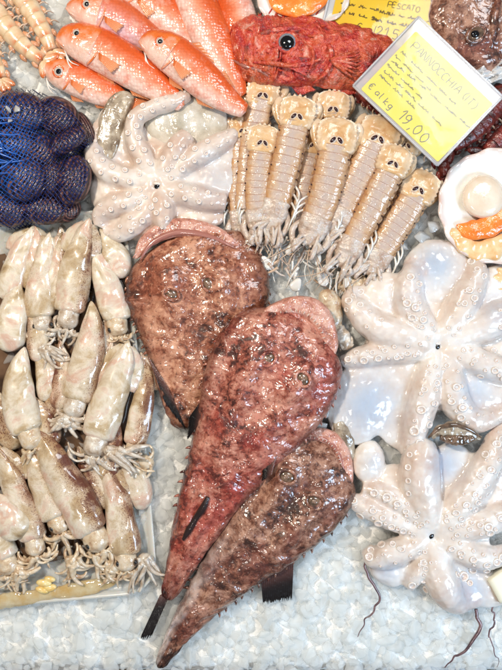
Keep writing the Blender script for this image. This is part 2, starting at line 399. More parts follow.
# prawns
m = Mat('banded_prawn_shell', rough=0.25, coat=0.7, sss=0.2, rnd=0.0)
c = m.ramp(m.noise(65, 4), [(0.35, (0.66, 0.45, 0.26)), (0.65, (0.76, 0.62, 0.44))]); m.color(m.mix(m.math('MULTIPLY', m.attr('mask'), m.ramp(m.noise(48, 4, 0.6), [(0.36, 0.0), (0.52, 1.0)])), c, (0.55, 0.14, 0.035))); m.bump(m.noise(200, 3), 0.2, 0.002); MT['prawn'] = m.m
m = Mat('dark_red_prawn_shell', rough=0.28, coat=0.7); c = m.ramp(m.noise(80, 4), [(0.35, (0.05, 0.012, 0.010)), (0.55, (0.20, 0.03, 0.022)), (0.7, (0.36, 0.09, 0.06))]); m.color(c); m.bump(m.noise(200, 4), 0.5, 0.003); MT['dark_prawn'] = m.m
MT['whisker'] = plain('whisker', (0.58, 0.41, 0.29), 0.35, 0.4)

# shells, net
m = Mat('clam_shell', rough=0.38, coat=0.5)
r_ = m.attr('mask'); c = m.ramp(m.math('ADD', r_, m.math('MULTIPLY', m.noise(120, 4), 0.5)), [(0.4, (0.008, 0.005, 0.010)), (0.8, (0.045, 0.018, 0.024)), (1.1, (0.16, 0.07, 0.055))]); m.color(c); m.bump(m.noise(260, 4), 0.5, 0.002); MT['clam'] = m.m
m = Mat('net_cord', rough=0.35, coat=0.4); m.color(m.mix(m.attr('mask'), (0.010, 0.016, 0.085), (0.012, 0.10, 0.42))); MT['net'] = m.m
m = Mat('scallop_inside', rough=0.22, coat=0.7, sss=0.2); m.color(m.mix(m.attr('mask'), (0.80, 0.80, 0.77), (0.52, 0.22, 0.13))); MT['scallop'] = m.m
m = Mat('scallop_muscle', rough=0.25, coat=0.8, sss=0.5, sss_r=(0.006, 0.0045, 0.0035)); m.color(m.ramp(m.noise(60, 4), [(0.35, (0.74, 0.60, 0.46)), (0.7, (0.80, 0.70, 0.58))])); m.bump(m.noise(120, 3), 0.2, 0.002); MT['muscle'] = m.m
m = Mat('scallop_roe', rough=0.22, coat=0.9, sss=0.3); m.color(m.ramp(m.noise(60, 4), [(0.3, (0.78, 0.14, 0.015)), (0.7, (0.86, 0.32, 0.06))])); m.bump(m.noise(110, 4), 0.6, 0.003); MT['roe'] = m.m
m = Mat('scallop_frill', rough=0.25, coat=0.8, sss=0.3); m.color(m.ramp(m.noise(90, 4), [(0.3, (0.72, 0.40, 0.16)), (0.65, (0.80, 0.62, 0.36))])); MT['frill'] = m.m

# paper, plastic
m = Mat('yellow_card', rough=0.6); m.color(m.mix(m.ramp(m.noise(22, 2), [(0.4, 0.0), (0.6, 0.5)]), (0.82, 0.72, 0.14), (0.84, 0.78, 0.30))); MT['card'] = m.m
m = Mat('deep_yellow_card', rough=0.6); m.color(m.mix(m.ramp(m.noise(12, 2), [(0.4, 0.0), (0.6, 1.0)]), (0.76, 0.52, 0.02), (0.72, 0.42, 0.02))); MT['card2'] = m.m
m = Mat('plastic_sleeve', rough=0.12, trans=0.0, coat=1.0, coat_rough=0.05, alpha=0.5); m.color((0.74, 0.74, 0.77)); MT['sleeve'] = m.m
m = Mat('clear_film'); n = m.nt.nodes; tp = n.new('ShaderNodeBsdfTransparent'); gl = n.new('ShaderNodeBsdfGlossy'); gl.inputs['Roughness'].default_value = 0.07
fr = n.new('ShaderNodeFresnel'); fr.inputs['IOR'].default_value = 1.26; mx = n.new('ShaderNodeMixShader'); m.link(fr.outputs[0], mx.inputs[0]); m.link(tp.outputs[0], mx.inputs[1]); m.link(gl.outputs[0], mx.inputs[2]); m.link(mx.outputs[0], n['Material Output'].inputs['Surface'])
bp = n.new('ShaderNodeBump'); bp.inputs['Strength'].default_value = 0.35; bp.inputs['Distance'].default_value = 0.002; m.link(m.noise(26, 2), bp.inputs['Height']); m.link(bp.outputs[0], gl.inputs['Normal']); MT['film'] = m.m
MT['ink'] = plain('pen_ink', (0.28, 0.28, 0.30), 0.6)
MT['ink2'] = plain('brown_ink', (0.16, 0.10, 0.03), 0.6)
m = Mat('tray_plastic', rough=0.3, coat=0.4, sss=0.4, alpha=0.6); m.color(m.ramp(m.noise(14, 3), [(0.35, (0.66, 0.66, 0.62)), (0.65, (0.74, 0.73, 0.68))])); MT['tray'] = m.m
m = Mat('yellow_fat', rough=0.3, coat=0.7, sss=0.3); m.color(m.ramp(m.noise(120, 4), [(0.35, (0.72, 0.46, 0.13)), (0.65, (0.78, 0.64, 0.32))])); MT['fat'] = m.m
m = Mat('cooking_paper', rough=0.5, coat=0.2); m.color((0.80, 0.76, 0.60)); MT['block'] = m.m
m = Mat('crumpled_foil', rough=0.15, coat=1.0); m.b.inputs['Metallic'].default_value = 0.35; m.color((0.80, 0.80, 0.80)); MT['foil'] = m.m
m = Mat('stall_rim', rough=0.55, coat=0.2); m.color(m.ramp(m.noise(30, 4), [(0.35, (0.10, 0.075, 0.05)), (0.65, (0.22, 0.16, 0.10))])); MT['rim'] = m.m
m = Mat('purple_arm_tip', rough=0.3, coat=0.8); m.color(m.ramp(m.noise(90, 4), [(0.35, (0.07, 0.035, 0.045)), (0.7, (0.22, 0.12, 0.12))])); MT['strand'] = m.m

# ================================================================== SETTING
def hash_noise(x, y, s): return noise.noise(Vector((x * s, y * s, 3.1)))
# stall bench below the ice
V = []; F = []
for (x0, x1, y0, y1, z0, z1) in ((-330, 830, -330, 840, -40, -26),):
    b = len(V)
    for z in (z0, z1):
        for (x, y) in ((x0, y0), (x1, y0), (x1, y1), (x0, y1)): V.append(((x - 251) * S, (335 - y) * S, z * S))
    F += [(b, b+1, b+2, b+3), (b+7, b+6, b+5, b+4)] + [(b+i, b+4+i, b+4+(i+1) % 4, b+(i+1) % 4) for i in range(4)]
o = single('stall_bench', V, F, MT['rim'], 'dark bench of the fish stall under the ice', None, kind='structure', smooth=False)
# front rim of the display
V, F, *_ = loft([(-330, 690, -9, 9, 10, 16), (251, 690, -9, 9, 10, 16), (830, 690, -9, 9, 10, 16)], ns=3, nt=16, e=5)
single('bench_rim', V, F, MT['rim'], 'brown front edge of the stall below the ice', None, kind='structure')
# solid ice under the loose chips
nx, ny = 150, 190
V = []; F = []
for i in range(ny):
    for j in range(nx):
        x = -160 + (820) * j / (nx - 1); y = -160 + 838 * i / (ny - 1)
        z = -7 + 4.5 * hash_noise(x, y, 0.03) + 3 * hash_noise(x, y, 0.11)
        if y > 666: z -= (y - 666) * 0.9
        V.append(((x - 251) * S, (335 - y) * S, z * S))
F = [tuple(reversed(q)) for q in grid_faces(ny, nx, 0, False)]
o = single('ice_bed', V, F, MT['ice_base'], 'bed of packed ice under the seafood', None, kind='structure', at=(0, 0, 0))

# ice chips: a few rounded hull shapes stamped many times
def chip_proto(seed, n=11, lev=1):
    r = random.Random(seed); bm = bmesh.new()
    for _ in range(n):
        v = Vector((r.gauss(0, 1), r.gauss(0, 1), r.gauss(0, 1))).normalized()
        v = Vector((v.x * 1.0, v.y * r.uniform(0.75, 1.0), v.z * 0.72)) * r.uniform(0.85, 1.05)
        bm.verts.new(v)
    bmesh.ops.convex_hull(bm, input=bm.verts)
    for v in [v for v in bm.verts if not v.link_faces]: bm.verts.remove(v)
    bmesh.ops.bevel(bm, geom=bm.edges[:], offset=0.24, segments=2, affect='EDGES', profile=0.6, clamp_overlap=True)
    bm.verts.ensure_lookup_table(); bm.verts.index_update()
    Vv = np.array([v.co[:] for v in bm.verts]); Ff = [tuple(v.index for v in f.verts) for f in bm.faces]
    bm.free(); return Vv, Ff
protos = [chip_proto(100 + k) for k in range(14)]
def rand_rot(r):
    q = r.normal(size=4); q /= np.linalg.norm(q); w, x, y, z = q
    return np.array([[1-2*(y*y+z*z), 2*(x*y-z*w), 2*(x*z+y*w)], [2*(x*y+z*w), 1-2*(x*x+z*z), 2*(y*z-x*w)], [2*(x*z-y*w), 2*(y*z+x*w), 1-2*(x*x+y*y)]])
def stamp_chips(spots):
    VV = []; FF = []; o = 0
    for (x, y, z, r) in spots:
        Vv, Ff = protos[rng.integers(len(protos))]
        P = (Vv * r) @ rand_rot(rng).T; P[:, 2] *= 0.62
        P = np.column_stack([(P[:, 0] + x - 251) * S, (P[:, 1] + 335 - y) * S, (P[:, 2] + z) * S])
        VV.append(P); FF += [tuple(i + o for i in q) for q in Ff]; o += len(P)
    return np.vstack(VV), FF
spots = []
step = 8.2
for yy in np.arange(-130, 676, step):
    for xx in np.arange(-140, 640, step):
        x = xx + rng.uniform(-4.2, 4.2); y = yy + rng.uniform(-4.2, 4.2)
        if y > 677: continue
        r = rng.uniform(5.0, 9.0) * (1.0 if rng.random() < 0.72 else 1.6)
        z = rng.uniform(-5.0, 1.5) + 4.0 * hash_noise(x, y, 0.03)
        if y > 662: z -= (y - 662) * 0.4; r *= 0.85
        spots.append((x, y, z, r))
V, F = stamp_chips(spots)
single('crushed_ice', V, F, MT['ice'], 'crushed ice chips spread over the display', 'ice', kind='stuff', smooth=True, at=(0, 0, 0))
# ================================================================== ANGLERFISH
def gauss(x, y, cx, cy, s): return math.exp(-((x - cx)**2 + (y - cy)**2) / (2 * s * s))
def anglerfish(label, st, mat, eyes, jaw, tailfin, fins, flaps=(), ray=None, silver=0):
    t = Thing('anglerfish', label, 'anglerfish', st[3][0], st[3][1], 0, 'anglerfish lying in the middle of the ice')
    A = crom(st, 70)
    def disp(u, lx, lz, x, y):
        dz = dx = 0
        if lz > 0.02:
            dz += 3.6 * noise.noise(Vector((x * 0.035 + lx * 2.1, y * 0.035, 1.7 + st[0][0])))
            dz += 2.2 * noise.noise(Vector((x * 0.11 + lx * 5.0, y * 0.11 + u, 4.2)))
            dz += 0.8 * noise.noise(Vector((x * 0.3 + lx * 13.0, y * 0.3 + u, 9.2)))
            if 0.12 < u < 0.55:      # brow ridges each side of a shallow central furrow
                k = math.exp(-((u - 0.26) / 0.13)**2)
                dz += k * (5.5 * math.exp(-((abs(lx) - 0.36) / 0.13)**2) - 3.0 * math.exp(-(lx / 0.16)**2))
                dz -= k * 3.5 * math.exp(-((abs(lx) - 0.7) / 0.12)**2)
        if abs(lx) > 0.8: dx += 1.6 * noise.noise(Vector((u * 30, lx * 3, st[0][1])))
        return dx, dz
    V, F, U, L, Z = loft(st, ns=120, nt=56, e=2.3, ends=(0.10, 0.03), disp=disp)
    mask = np.clip((U - 0.80) / 0.2, 0, 1)**2 * 0.8
    mask = np.maximum(mask, 0.55 * np.clip((np.abs(L) - .72) / .28, 0, 1))
    body = t.part('body', V, F, mat, mask, 0.95 * np.clip((U - .42) * 3, 0, 1) * np.clip((L * silver - .30) * 2.2, 0, 1) * np.clip((Z + .4) * 2, 0, 1) if silver else np.zeros(len(L)))
    bv = BVHTree.FromPolygons([Vector(v) for v in V], F)
    def top(x, y, z0=30):
        o = Wp(x, y, z0); cpos = Vector((0, 0, DP * S)); h = bv.ray_cast(cpos, (o - cpos).normalized())
        return h[0] if h[0] is not None else o
    for (ex, ey, er, an) in eyes:
        p = top(ex, ey); zz = p.z / S
        x0 = p.x / S / (1 - zz / DP) + 251; y0 = 335 - p.y / S / (1 - zz / DP)
        # a sunken cloudy eye in a low fleshy ring
        g = Geo(); R = []
        n = 22
        for i in range(n):
            a = 2 * math.pi * i / n
            R.append((x0 + er * 1.12 * math.cos(a) * math.cos(an) - er * 0.86 * math.sin(a) * math.sin(an), y0 + er * 1.12 * math.cos(a) * math.sin(an) + er * 0.86 * math.sin(a) * math.cos(an), zz + 0.6 + 0.7 * noise.noise(Vector((a, ex, 0)))))
        R.append(R[0])
        ev = ball((x0, y0, zz - 1.6), (er, er * 0.76, 2.8), an, 18, 10)
        eo = t.part('eye', *ev, MT['dull_eye'])
        v, f = tube(R, [er * 0.22] * len(R), n=44, nt=8, flat=0.6)
        t.part('eyelid', v, f, mat, parent=eo)
        v, f = ball((x0 - 0.4, y0 - 0.3, zz - 0.4), (er * 0.5, er * 0.36, 1.9), an, 14, 8)
        t.part('pupil', v, f, MT['eye_rim'], parent=eo)
    # protruding lower jaw: a fleshy crescent round the front of the head
    J = np.asarray(jaw['path'], float)
    w = jaw['w']
    def jd(u, lx, lz, x, y):
        return (0.5 * noise.noise(Vector((u * 20, lx * 2, 5))), (1.2 * noise.noise(Vector((u * 14, lx * 2, 9))) - 2.0 * math.exp(-((lx - 0.1) / 0.25)**2)) if lz > 0 else 0)
    js = [(x, y, jaw['z'], w * k, jaw['h'], 7) for (x, y), k in zip(J, jaw['k'])]
    V2, F2, U2, L2, Z2 = loft(js, ns=46, nt=20, e=2.2, ends=(0.16, 0.16), disp=jd)
    jo = t.part('lower_jaw', V2, F2, MT['lip'])
    cxh, cyh = st[3][0], st[3][1]
    ins = [(x + (cxh - x) * .07, y + (cyh - y) * .07, jaw['z'] + 3.5, w * .32 * k, 2, 3) for (x, y), k in zip(J, jaw['k'])]
    V3, F3, *_ = loft(ins, ns=40, nt=12, ends=(.2, .2)); t.part('mouth', V3, F3, MT['mouth'], parent=jo)
    rim = [(x - (cxh - x) * .03, y - (cyh - y) * .03, jaw['z'] + 2) for x, y in J]
    V3, F3 = tube(rim, [.6] + [1.4] * (len(J) - 2) + [.6], n=40, nt=8, flat=.8); t.part('lip', V3, F3, MT['lip'], parent=jo)
    if jaw.get('teeth', True):
        for q in np.linspace(0.16, 0.84, 15):
            a = crom(js, 100)[int(q * 99)]
            bx, by = crom(js, 100)[min(99, int(q * 99) + 2)][:2]; tx, ty = bx - a[0], by - a[1]; ll = math.hypot(tx, ty) + 1e-6
            nx_, ny_ = -ty / ll, tx / ll
            sgn = jaw.get('in', 1)
            v, f = tube([(a[0] + sgn * nx_ * a[3] * 0.45, a[1] + sgn * ny_ * a[3] * 0.45, a[2] + jaw['h'] * 0.7), (a[0] + sgn * nx_ * a[3] * 0.75, a[1] + sgn * ny_ * a[3] * 0.75, a[2] + jaw['h'] + 2)], [0.8, 0.15], n=4, nt=5)
            t.part('tooth', v, f, MT['muscle'], parent=jo)
    for (b, tp, z, lift, th) in fins:
        v, f, mk = fin(b, tp, z, th, rays=16, rows=10, lift=lift, wave=1.1, rag=0.16)
        t.part('pectoral_fin', v, f, MT['darkfin'], np.clip(np.array(mk) * 1.7, 0, 1))
    if tailfin:
        v, f, mk = fin(*tailfin[:2], tailfin[2], 2.4, rays=6, rows=10, wave=1.2, rag=0.12)
        t.part('tail_fin', v, f, MT['darkfin'], np.clip(np.array(mk) * 2.2 + 0.35, 0, 1))
    if ray:
        v, f = tube([(x, y, top(x, y).z / S + 1.5) for x, y in ray], [2.0, 3.8, 3.2, 3.6, 1.5], n=30, nt=8, flat=0.7)
        t.part('dorsal_fin', v, f, MT['darkfin'], [0.9] * len(v))
    # ragged skin tassels along the edge
    N = len(A)
    for q, sd in [(q, sd) for q in np.linspace(0.14, 0.72, 17) for sd in (-1, 1)]:
        i = int(q * (N - 1)); a = A[i]; b = A[min(N - 1, i + 1)]
        tx, ty = b[0] - a[0], b[1] - a[1]; ll = math.hypot(tx, ty) + 1e-6; nx_, ny_ = -ty / ll * sd, tx / ll * sd
        x, y = a[0] + nx_ * a[3] * 0.97, a[1] + ny_ * a[3] * 0.97; ln = rng.uniform(2.5, 5)
        t.part('skin_tassel', *tube([(x, y, a[2] + 1), (x + nx_ * ln * .6 + tx / ll * 2, y + ny_ * ln * .6 + ty / ll * 2, a[2] + 1.5), (x + nx_ * ln + tx / ll * 4, y + ny_ * ln + ty / ll * 4, a[2])], [1.8, 1.3, 0.3], n=6, nt=6, flat=0.6), mat)
    return t

anglerfish('brown anglerfish lying under the red one, nearest the white octopus with the grey mantle',
    [(180, 234, 12, 34, 11, 10), (184, 246, 12, 54, 15, 11), (190, 264, 12, 67, 18, 12), (197, 292, 12, 73, 19, 12), (196, 325, 11, 64, 18, 11), (191, 362, 9, 44, 16, 9), (187, 395, 8, 28, 12, 8), (186, 430, 7, 13, 8, 6)],
    MT['monk_a'], [(171, 294, 7.5, 0.5), (209, 284, 7.5, 0.9)],
    {'path': [(135, 259), (148, 240), (170, 229), (190, 228), (215, 234), (240, 246)], 'k': [0.5, 0.9, 1.1, 1.1, 0.95, 0.4], 'w': 8.5, 'z': 20, 'h': 4.5, 'in': 1, 'teeth': False},
    None, [([(148, 356), (168, 388)], [(166, 406), (189, 436)], 22, -6, 3.0)])
anglerfish('small dark brown anglerfish lowest of the three, with a black side fin on the ice',
    [(329, 443, 13, 26, 9, 9), (322, 453, 13, 41, 13, 11), (312, 468, 13, 51, 17, 12), (300, 488, 13, 53, 20, 12), (283, 512, 13, 48, 20, 12), (260, 537, 12, 40, 19, 12), (234, 564, 11, 31, 17, 11), (206, 597, 9, 21, 13, 9), (181, 630, 7, 13, 9, 7), (158, 668, 6, 5, 5, 5)],
    MT['monk_c'], [(287, 477, 8, 0.3), (315, 502, 8, 0.5)],
    {'path': [(296, 436), (314, 434), (330, 438), (342, 452), (347, 474), (349, 492)], 'k': [0.5, 1.0, 1.2, 1.2, 1.0, 0.4], 'w': 6.5, 'z': 15, 'h': 6, 'in': 1},
    None, [([(294, 554), (260, 570)], [(292, 601), (263, 606)], 14, -8, 3.6), ([(277, 455), (272, 474)], [(262, 464), (261, 482)], 36, -2, 3.6)], silver=1)
anglerfish('largest reddish anglerfish on top, pink jaw to the upper right and black tail',
    [(309, 317, 31, 30, 9, 10), (303, 325, 31, 44, 14, 12), (293, 341, 31, 58, 19, 15), (279, 364, 30, 66, 22, 17), (265, 390, 28, 65, 23, 17), (250, 420, 25, 56, 22, 16), (234, 450, 22, 45, 20, 15), (213, 490, 19, 33, 17, 13), (194, 532, 15, 23, 14, 11), (178, 572, 12, 13, 10, 9), (166, 600, 9, 7.5, 6, 6)],
    MT['monk_b'], [(268, 359, 7.5, -0.5), (303, 379, 7.5, 0.9)],
    {'path': [(258, 316), (276, 309), (296, 305), (313, 310), (324, 323), (331, 345), (332, 360)], 'k': [0.4, 0.8, 1.1, 1.35, 1.25, 0.9, 0.4], 'w': 8.5, 'z': 34, 'h': 7, 'in': 1},
    ([(172, 590), (160, 595)], [(150, 640), (139, 640)], 10),
    [([(210, 388), (203, 418)], [(187, 420), (186, 442)], 34, -10, 3.6)],
    ray=[(208, 497), (203, 508), (196, 518), (189, 530), (183, 540)])
# ================================================================== OCTOPUS
def slab(Pa, Pb, zt, th, sag, nu=14, nw=10, edge=0.16):
    """Thick web sheet between two arm lines (n,3 arrays in layout units)."""
    A = crom(Pa, nu); B = crom(Pb, nu)
    top = np.zeros((nu, nw, 3))
    for i in range(nu):
        for j in range(nw):
            w = j / (nw - 1); p = A[i] * (1 - w) + B[i] * w
            e = 4 * w * (1 - w)
            k = 1 - edge * e * (i / (nu - 1))**2
            c = A[0] * 0.5 + B[0] * 0.5
            p = c + (p - c) * k
            top[i, j] = (p[0], p[1], p[2] + zt - sag * e + 1.5 * noise.noise(Vector((p[0] * .06, p[1] * .06, 2))))
    bot = top.copy(); bot[..., 2] -= th
    V = np.vstack([top.reshape(-1, 3), bot.reshape(-1, 3)]); o = nu * nw
    g = grid_faces(nu, nw, 0, False); F = [tuple(q) for q in g] + [tuple(reversed([k + o for k in q])) for q in g]
    for j in range(nw - 1):
        F.append((j + 1, j, o + j, o + j + 1)); r = (nu - 1) * nw; F.append((r + j, r + j + 1, o + r + j + 1, o + r + j))
    for i in range(nu - 1):
        F.append((i * nw, (i + 1) * nw, o + (i + 1) * nw, o + i * nw)); F.append(((i + 1) * nw + nw - 1, i * nw + nw - 1, o + i * nw + nw - 1, o + (i + 1) * nw + nw - 1))
    return V, F

def raw_tube(P, R, n=40, nt=12, flat=0.8):
    A = crom(np.column_stack([np.asarray(P, float), np.asarray(R, float)]), n)
    T = np.gradient(A[:, :3], axis=0); T /= np.linalg.norm(T, axis=1)[:, None] + 1e-9
    V = []; side = np.cross(T[0], [0, 0, 1.0])
    for i in range(n):
        side = side - T[i] * side.dot(T[i]); side /= np.linalg.norm(side) + 1e-9; nn = np.cross(side, T[i])
        for j in range(nt):
            a = 2 * np.pi * j / nt; o = (side * math.cos(a) + nn * math.sin(a)) * A[i, 3]; o[2] *= flat
            V.append(A[i, :3] + o)
    F = grid_faces(n, nt)
    for i, fl in ((0, 0), (n - 1, 1)):
        V.append(A[i, :3]); k = len(V) - 1
        for j in range(nt):
            a, b = i * nt + j, i * nt + (j + 1) % nt; F.append((k, a, b) if fl else (k, b, a))
    return np.array(V), F, A

def raw_ball(c, r, rot=0.0, nu=20, nv=12):
    V = []; cr, sr = math.cos(rot), math.sin(rot)
    for i in range(nv + 1):
        t = math.pi * i / nv
        for j in range(nu):
            a = 2 * math.pi * j / nu; x, y = r[0] * math.sin(t) * math.cos(a), r[1] * math.sin(t) * math.sin(a)
            V.append((c[0] + x * cr - y * sr, c[1] + x * sr + y * cr, c[2] + r[2] * math.cos(t)))
    return np.array(V), grid_faces(nv + 1, nu)

def fuse(pieces, voxel=1.7, smooth=4, z0=12):
    """Union of closed pieces grown into one continuous skin. Layout units in, world metres out."""
    VV = []; FF = []; o = 0
    for V, F in pieces:
        VV.append(V); FF += [tuple(i + o for i in q) for q in F]; o += len(V)
    me = bpy.data.meshes.new('tmp'); me.from_pydata([tuple(v) for v in np.vstack(VV)], [], FF)
    ob = bpy.data.objects.new('tmp', me); C.objects.link(ob)
    r = ob.modifiers.new('r', 'REMESH'); r.mode = 'VOXEL'; r.voxel_size = voxel
    s = ob.modifiers.new('s', 'SMOOTH'); s.iterations = smooth; s.factor = 0.5
    dg = bpy.context.evaluated_depsgraph_get(); ev = ob.evaluated_get(dg); m2 = bpy.data.meshes.new_from_object(ev)
    n = len(m2.vertices); co = np.empty(n * 3, np.float32); m2.vertices.foreach_get('co', co); co = co.reshape(-1, 3).astype(float)
    no = np.empty(n * 3, np.float32); m2.vertices.foreach_get('normal', no); no = no.reshape(-1, 3)
    F = [tuple(reversed(p.vertices[:])) for p in m2.polygons]
    bpy.data.objects.remove(ob); bpy.data.meshes.remove(me); bpy.data.meshes.remove(m2)
    return co, F, no

def to_world(co, z0):
    f = 1 - z0 / DP
    return np.column_stack([(co[:, 0] - 251) * f * S, (335 - co[:, 1]) * f * S, co[:, 2] * S])

def sucker_mesh():
    prof = [(0.55, -0.55), (0.85, -0.2), (1.0, 0.12), (0.92, 0.34), (0.70, 0.38), (0.50, 0.16), (0.30, 0.02)]
    n = 14; V = []; M = []
    for k, (r, z) in enumerate(prof):
        for j in range(n):
            a = 2 * math.pi * j / n; V.append((r * math.cos(a), r * math.sin(a), z)); M.append([0, 0, 0, 0, 0.1, 0.75, 0.9][k])
    F = grid_faces(len(prof), n); V.append((0, 0, 0.0)); M.append(0.9); o = (len(prof) - 1) * n
    F += [(o + j, o + (j + 1) % n, len(V) - 1) for j in range(n)]
    return mesh_from('sucker', V, F, MT['sucker'], True, M)
SUCK = sucker_mesh()

def octopus(label, cx, cy, arms, webs, blobs, mat, z0, seed, suck=1.0, gray=(), webz=0.5, spots=None, fat=1.0):
    t = Thing('octopus', label, 'octopus', cx, cy, 0, 'octopuses laid belly up on the ice')
    pieces = []; lines = []
    for a in arms:
        P = [(x, y, z) for x, y, z, r in a['p']]; R = [r * fat for *_, r in a['p']]
        V, F, A = raw_tube(P, R, n=max(30, 10 * len(P)), flat=a.get('flat', 0.92)); pieces.append((V, F)); lines.append(A)
    for (i, j, ti, tj, sag, ed) in webs:
        A, B = lines[i], lines[j]
        pieces.append(slab(A[:max(4, int(len(A) * ti)), :3], B[:max(4, int(len(B) * tj)), :3], webz, 11, sag, edge=ed))
    for b in blobs: pieces.append(raw_ball(*b))
    # a swollen ring of flesh round the mouth
    pieces.append(raw_ball((cx, cy, z0 + 5), (13, 13, 8)))
    co, F, no = fuse(pieces, smooth=6)
    d = np.array([0.9 * noise.noise(Vector((p[0] * .09 + seed, p[1] * .09, p[2] * .09))) + 0.45 * noise.noise(Vector((p[0] * .28, p[1] * .28 + seed, p[2] * .28))) for p in co])
    dc = np.hypot(co[:, 0] - cx, co[:, 1] - cy)
    co = co + no * d[:, None]; co[:, 2] -= 5.0 * np.exp(-(dc / 5.0)**2)
    # pigment: thin web is greyer (seen through), arm flanks are rosy
    mask = np.zeros(len(co)); lat = np.zeros(len(co))
    for (gx, gy, gr, gs) in gray: mask = np.maximum(mask, gs * np.exp(-(((co[:, 0] - gx)**2 + (co[:, 1] - gy)**2) / (gr * gr))))
    for A in lines:
        for k in range(0, len(A), 3):
            dd = np.hypot(co[:, 0] - A[k, 0], co[:, 1] - A[k, 1]); rr = A[k, 3]
            lat = np.maximum(lat, 0.55 * np.exp(-((dd - rr) / (0.30 * rr))**2) * (k / len(A)))
    V = to_world(co, z0)
    t.part('body', V, F, mat, mask, lat)
    bv = BVHTree.FromPolygons([Vector(v) for v in V], F)
    cpos = Vector((0, 0, DP * S))
    f = 1 - z0 / DP
    def seat(x, y):
        o = Vector(((x - 251) * f * S, (335 - y) * f * S, z0 * S)); h = bv.ray_cast(Vector((o.x, o.y, 0.3)), Vector((0, 0, -1)))
        return h
    n = 0
    for a, A in zip(arms, lines):
        few = spots is not None
        L = np.r_[0, np.cumsum(np.linalg.norm(np.diff(A[:, :2], axis=0), axis=1))]
        s = a.get('s0', 16.0); side = 1
        while s < L[-1] - 2:
            u = s / L[-1]
            x, y, r = (np.interp(s, L, A[:, k]) for k in (0, 1, 3))
            x2, y2 = (np.interp(s + 2, L, A[:, k]) for k in (0, 1)); tx, ty = x2 - x, y2 - y; ll = math.hypot(tx, ty) + 1e-6
            for sd in (side,):
                off = (a.get('off', 0.0) + 0.42 * sd) * r
                h = seat(x - ty / ll * off, y + tx / ll * off)
                if h[0] is not None and h[0].z > 0.002:
                    sr = suck * (a.get('sk', 4.4)) * (0.45 if few else 1.0) * (0.62 + 0.55 * math.sin(math.pi * min(1, 0.15 + u * 0.85))) * rng.uniform(0.82, 1.1) * (1.0 if u < 0.75 else 0.75)
                    q = Vector((0, 0, 1)).rotation_difference((h[1] + Vector((0, 0, 0.5))).normalized())
                    t.put('sucker', SUCK, h[0] + h[1] * 0.15 * sr * S, q, sr * S * 0.92); n += 1
            side = -side
            s += a.get('gap', 6.0) * (1.15 if few else 1.0) * (1.0 if u < 0.7 else 0.7)
    for (x, y, r) in spots or ():
        h = seat(x, y)
        if h[0] is not None and h[0].z > 0.002:
            q = Vector((0, 0, 1)).rotation_difference((h[1] + Vector((0, 0, 0.3))).normalized()); r *= rng.uniform(.9, 1.1)
            t.put('sucker', SUCK, h[0] - h[1] * 0.05 * r * S, q, (r * S, r * S * rng.uniform(.8, 1.0), r * S * .75))
    # beak in the middle
    h = seat(cx, cy); z = h[0].z / S
    v, fc = ball((cx, cy + 0.6, z + 0.6), (3.0, 3.6, 2.2), 0.3, 12, 8); v = [tuple(p) for p in v]
    b = t.part('beak', v, fc, MT['pupil'])
    v, fc = ball((cx, cy - 2.4, z + 1.4), (3.8, 1.7, 1.6), 0.1, 12, 8); t.part('beak_lip', v, fc, MT['sucker'], parent=b)
    return t, seat, lines

def arm(*p, **k): d = {'p': p}; d.update(k); return d
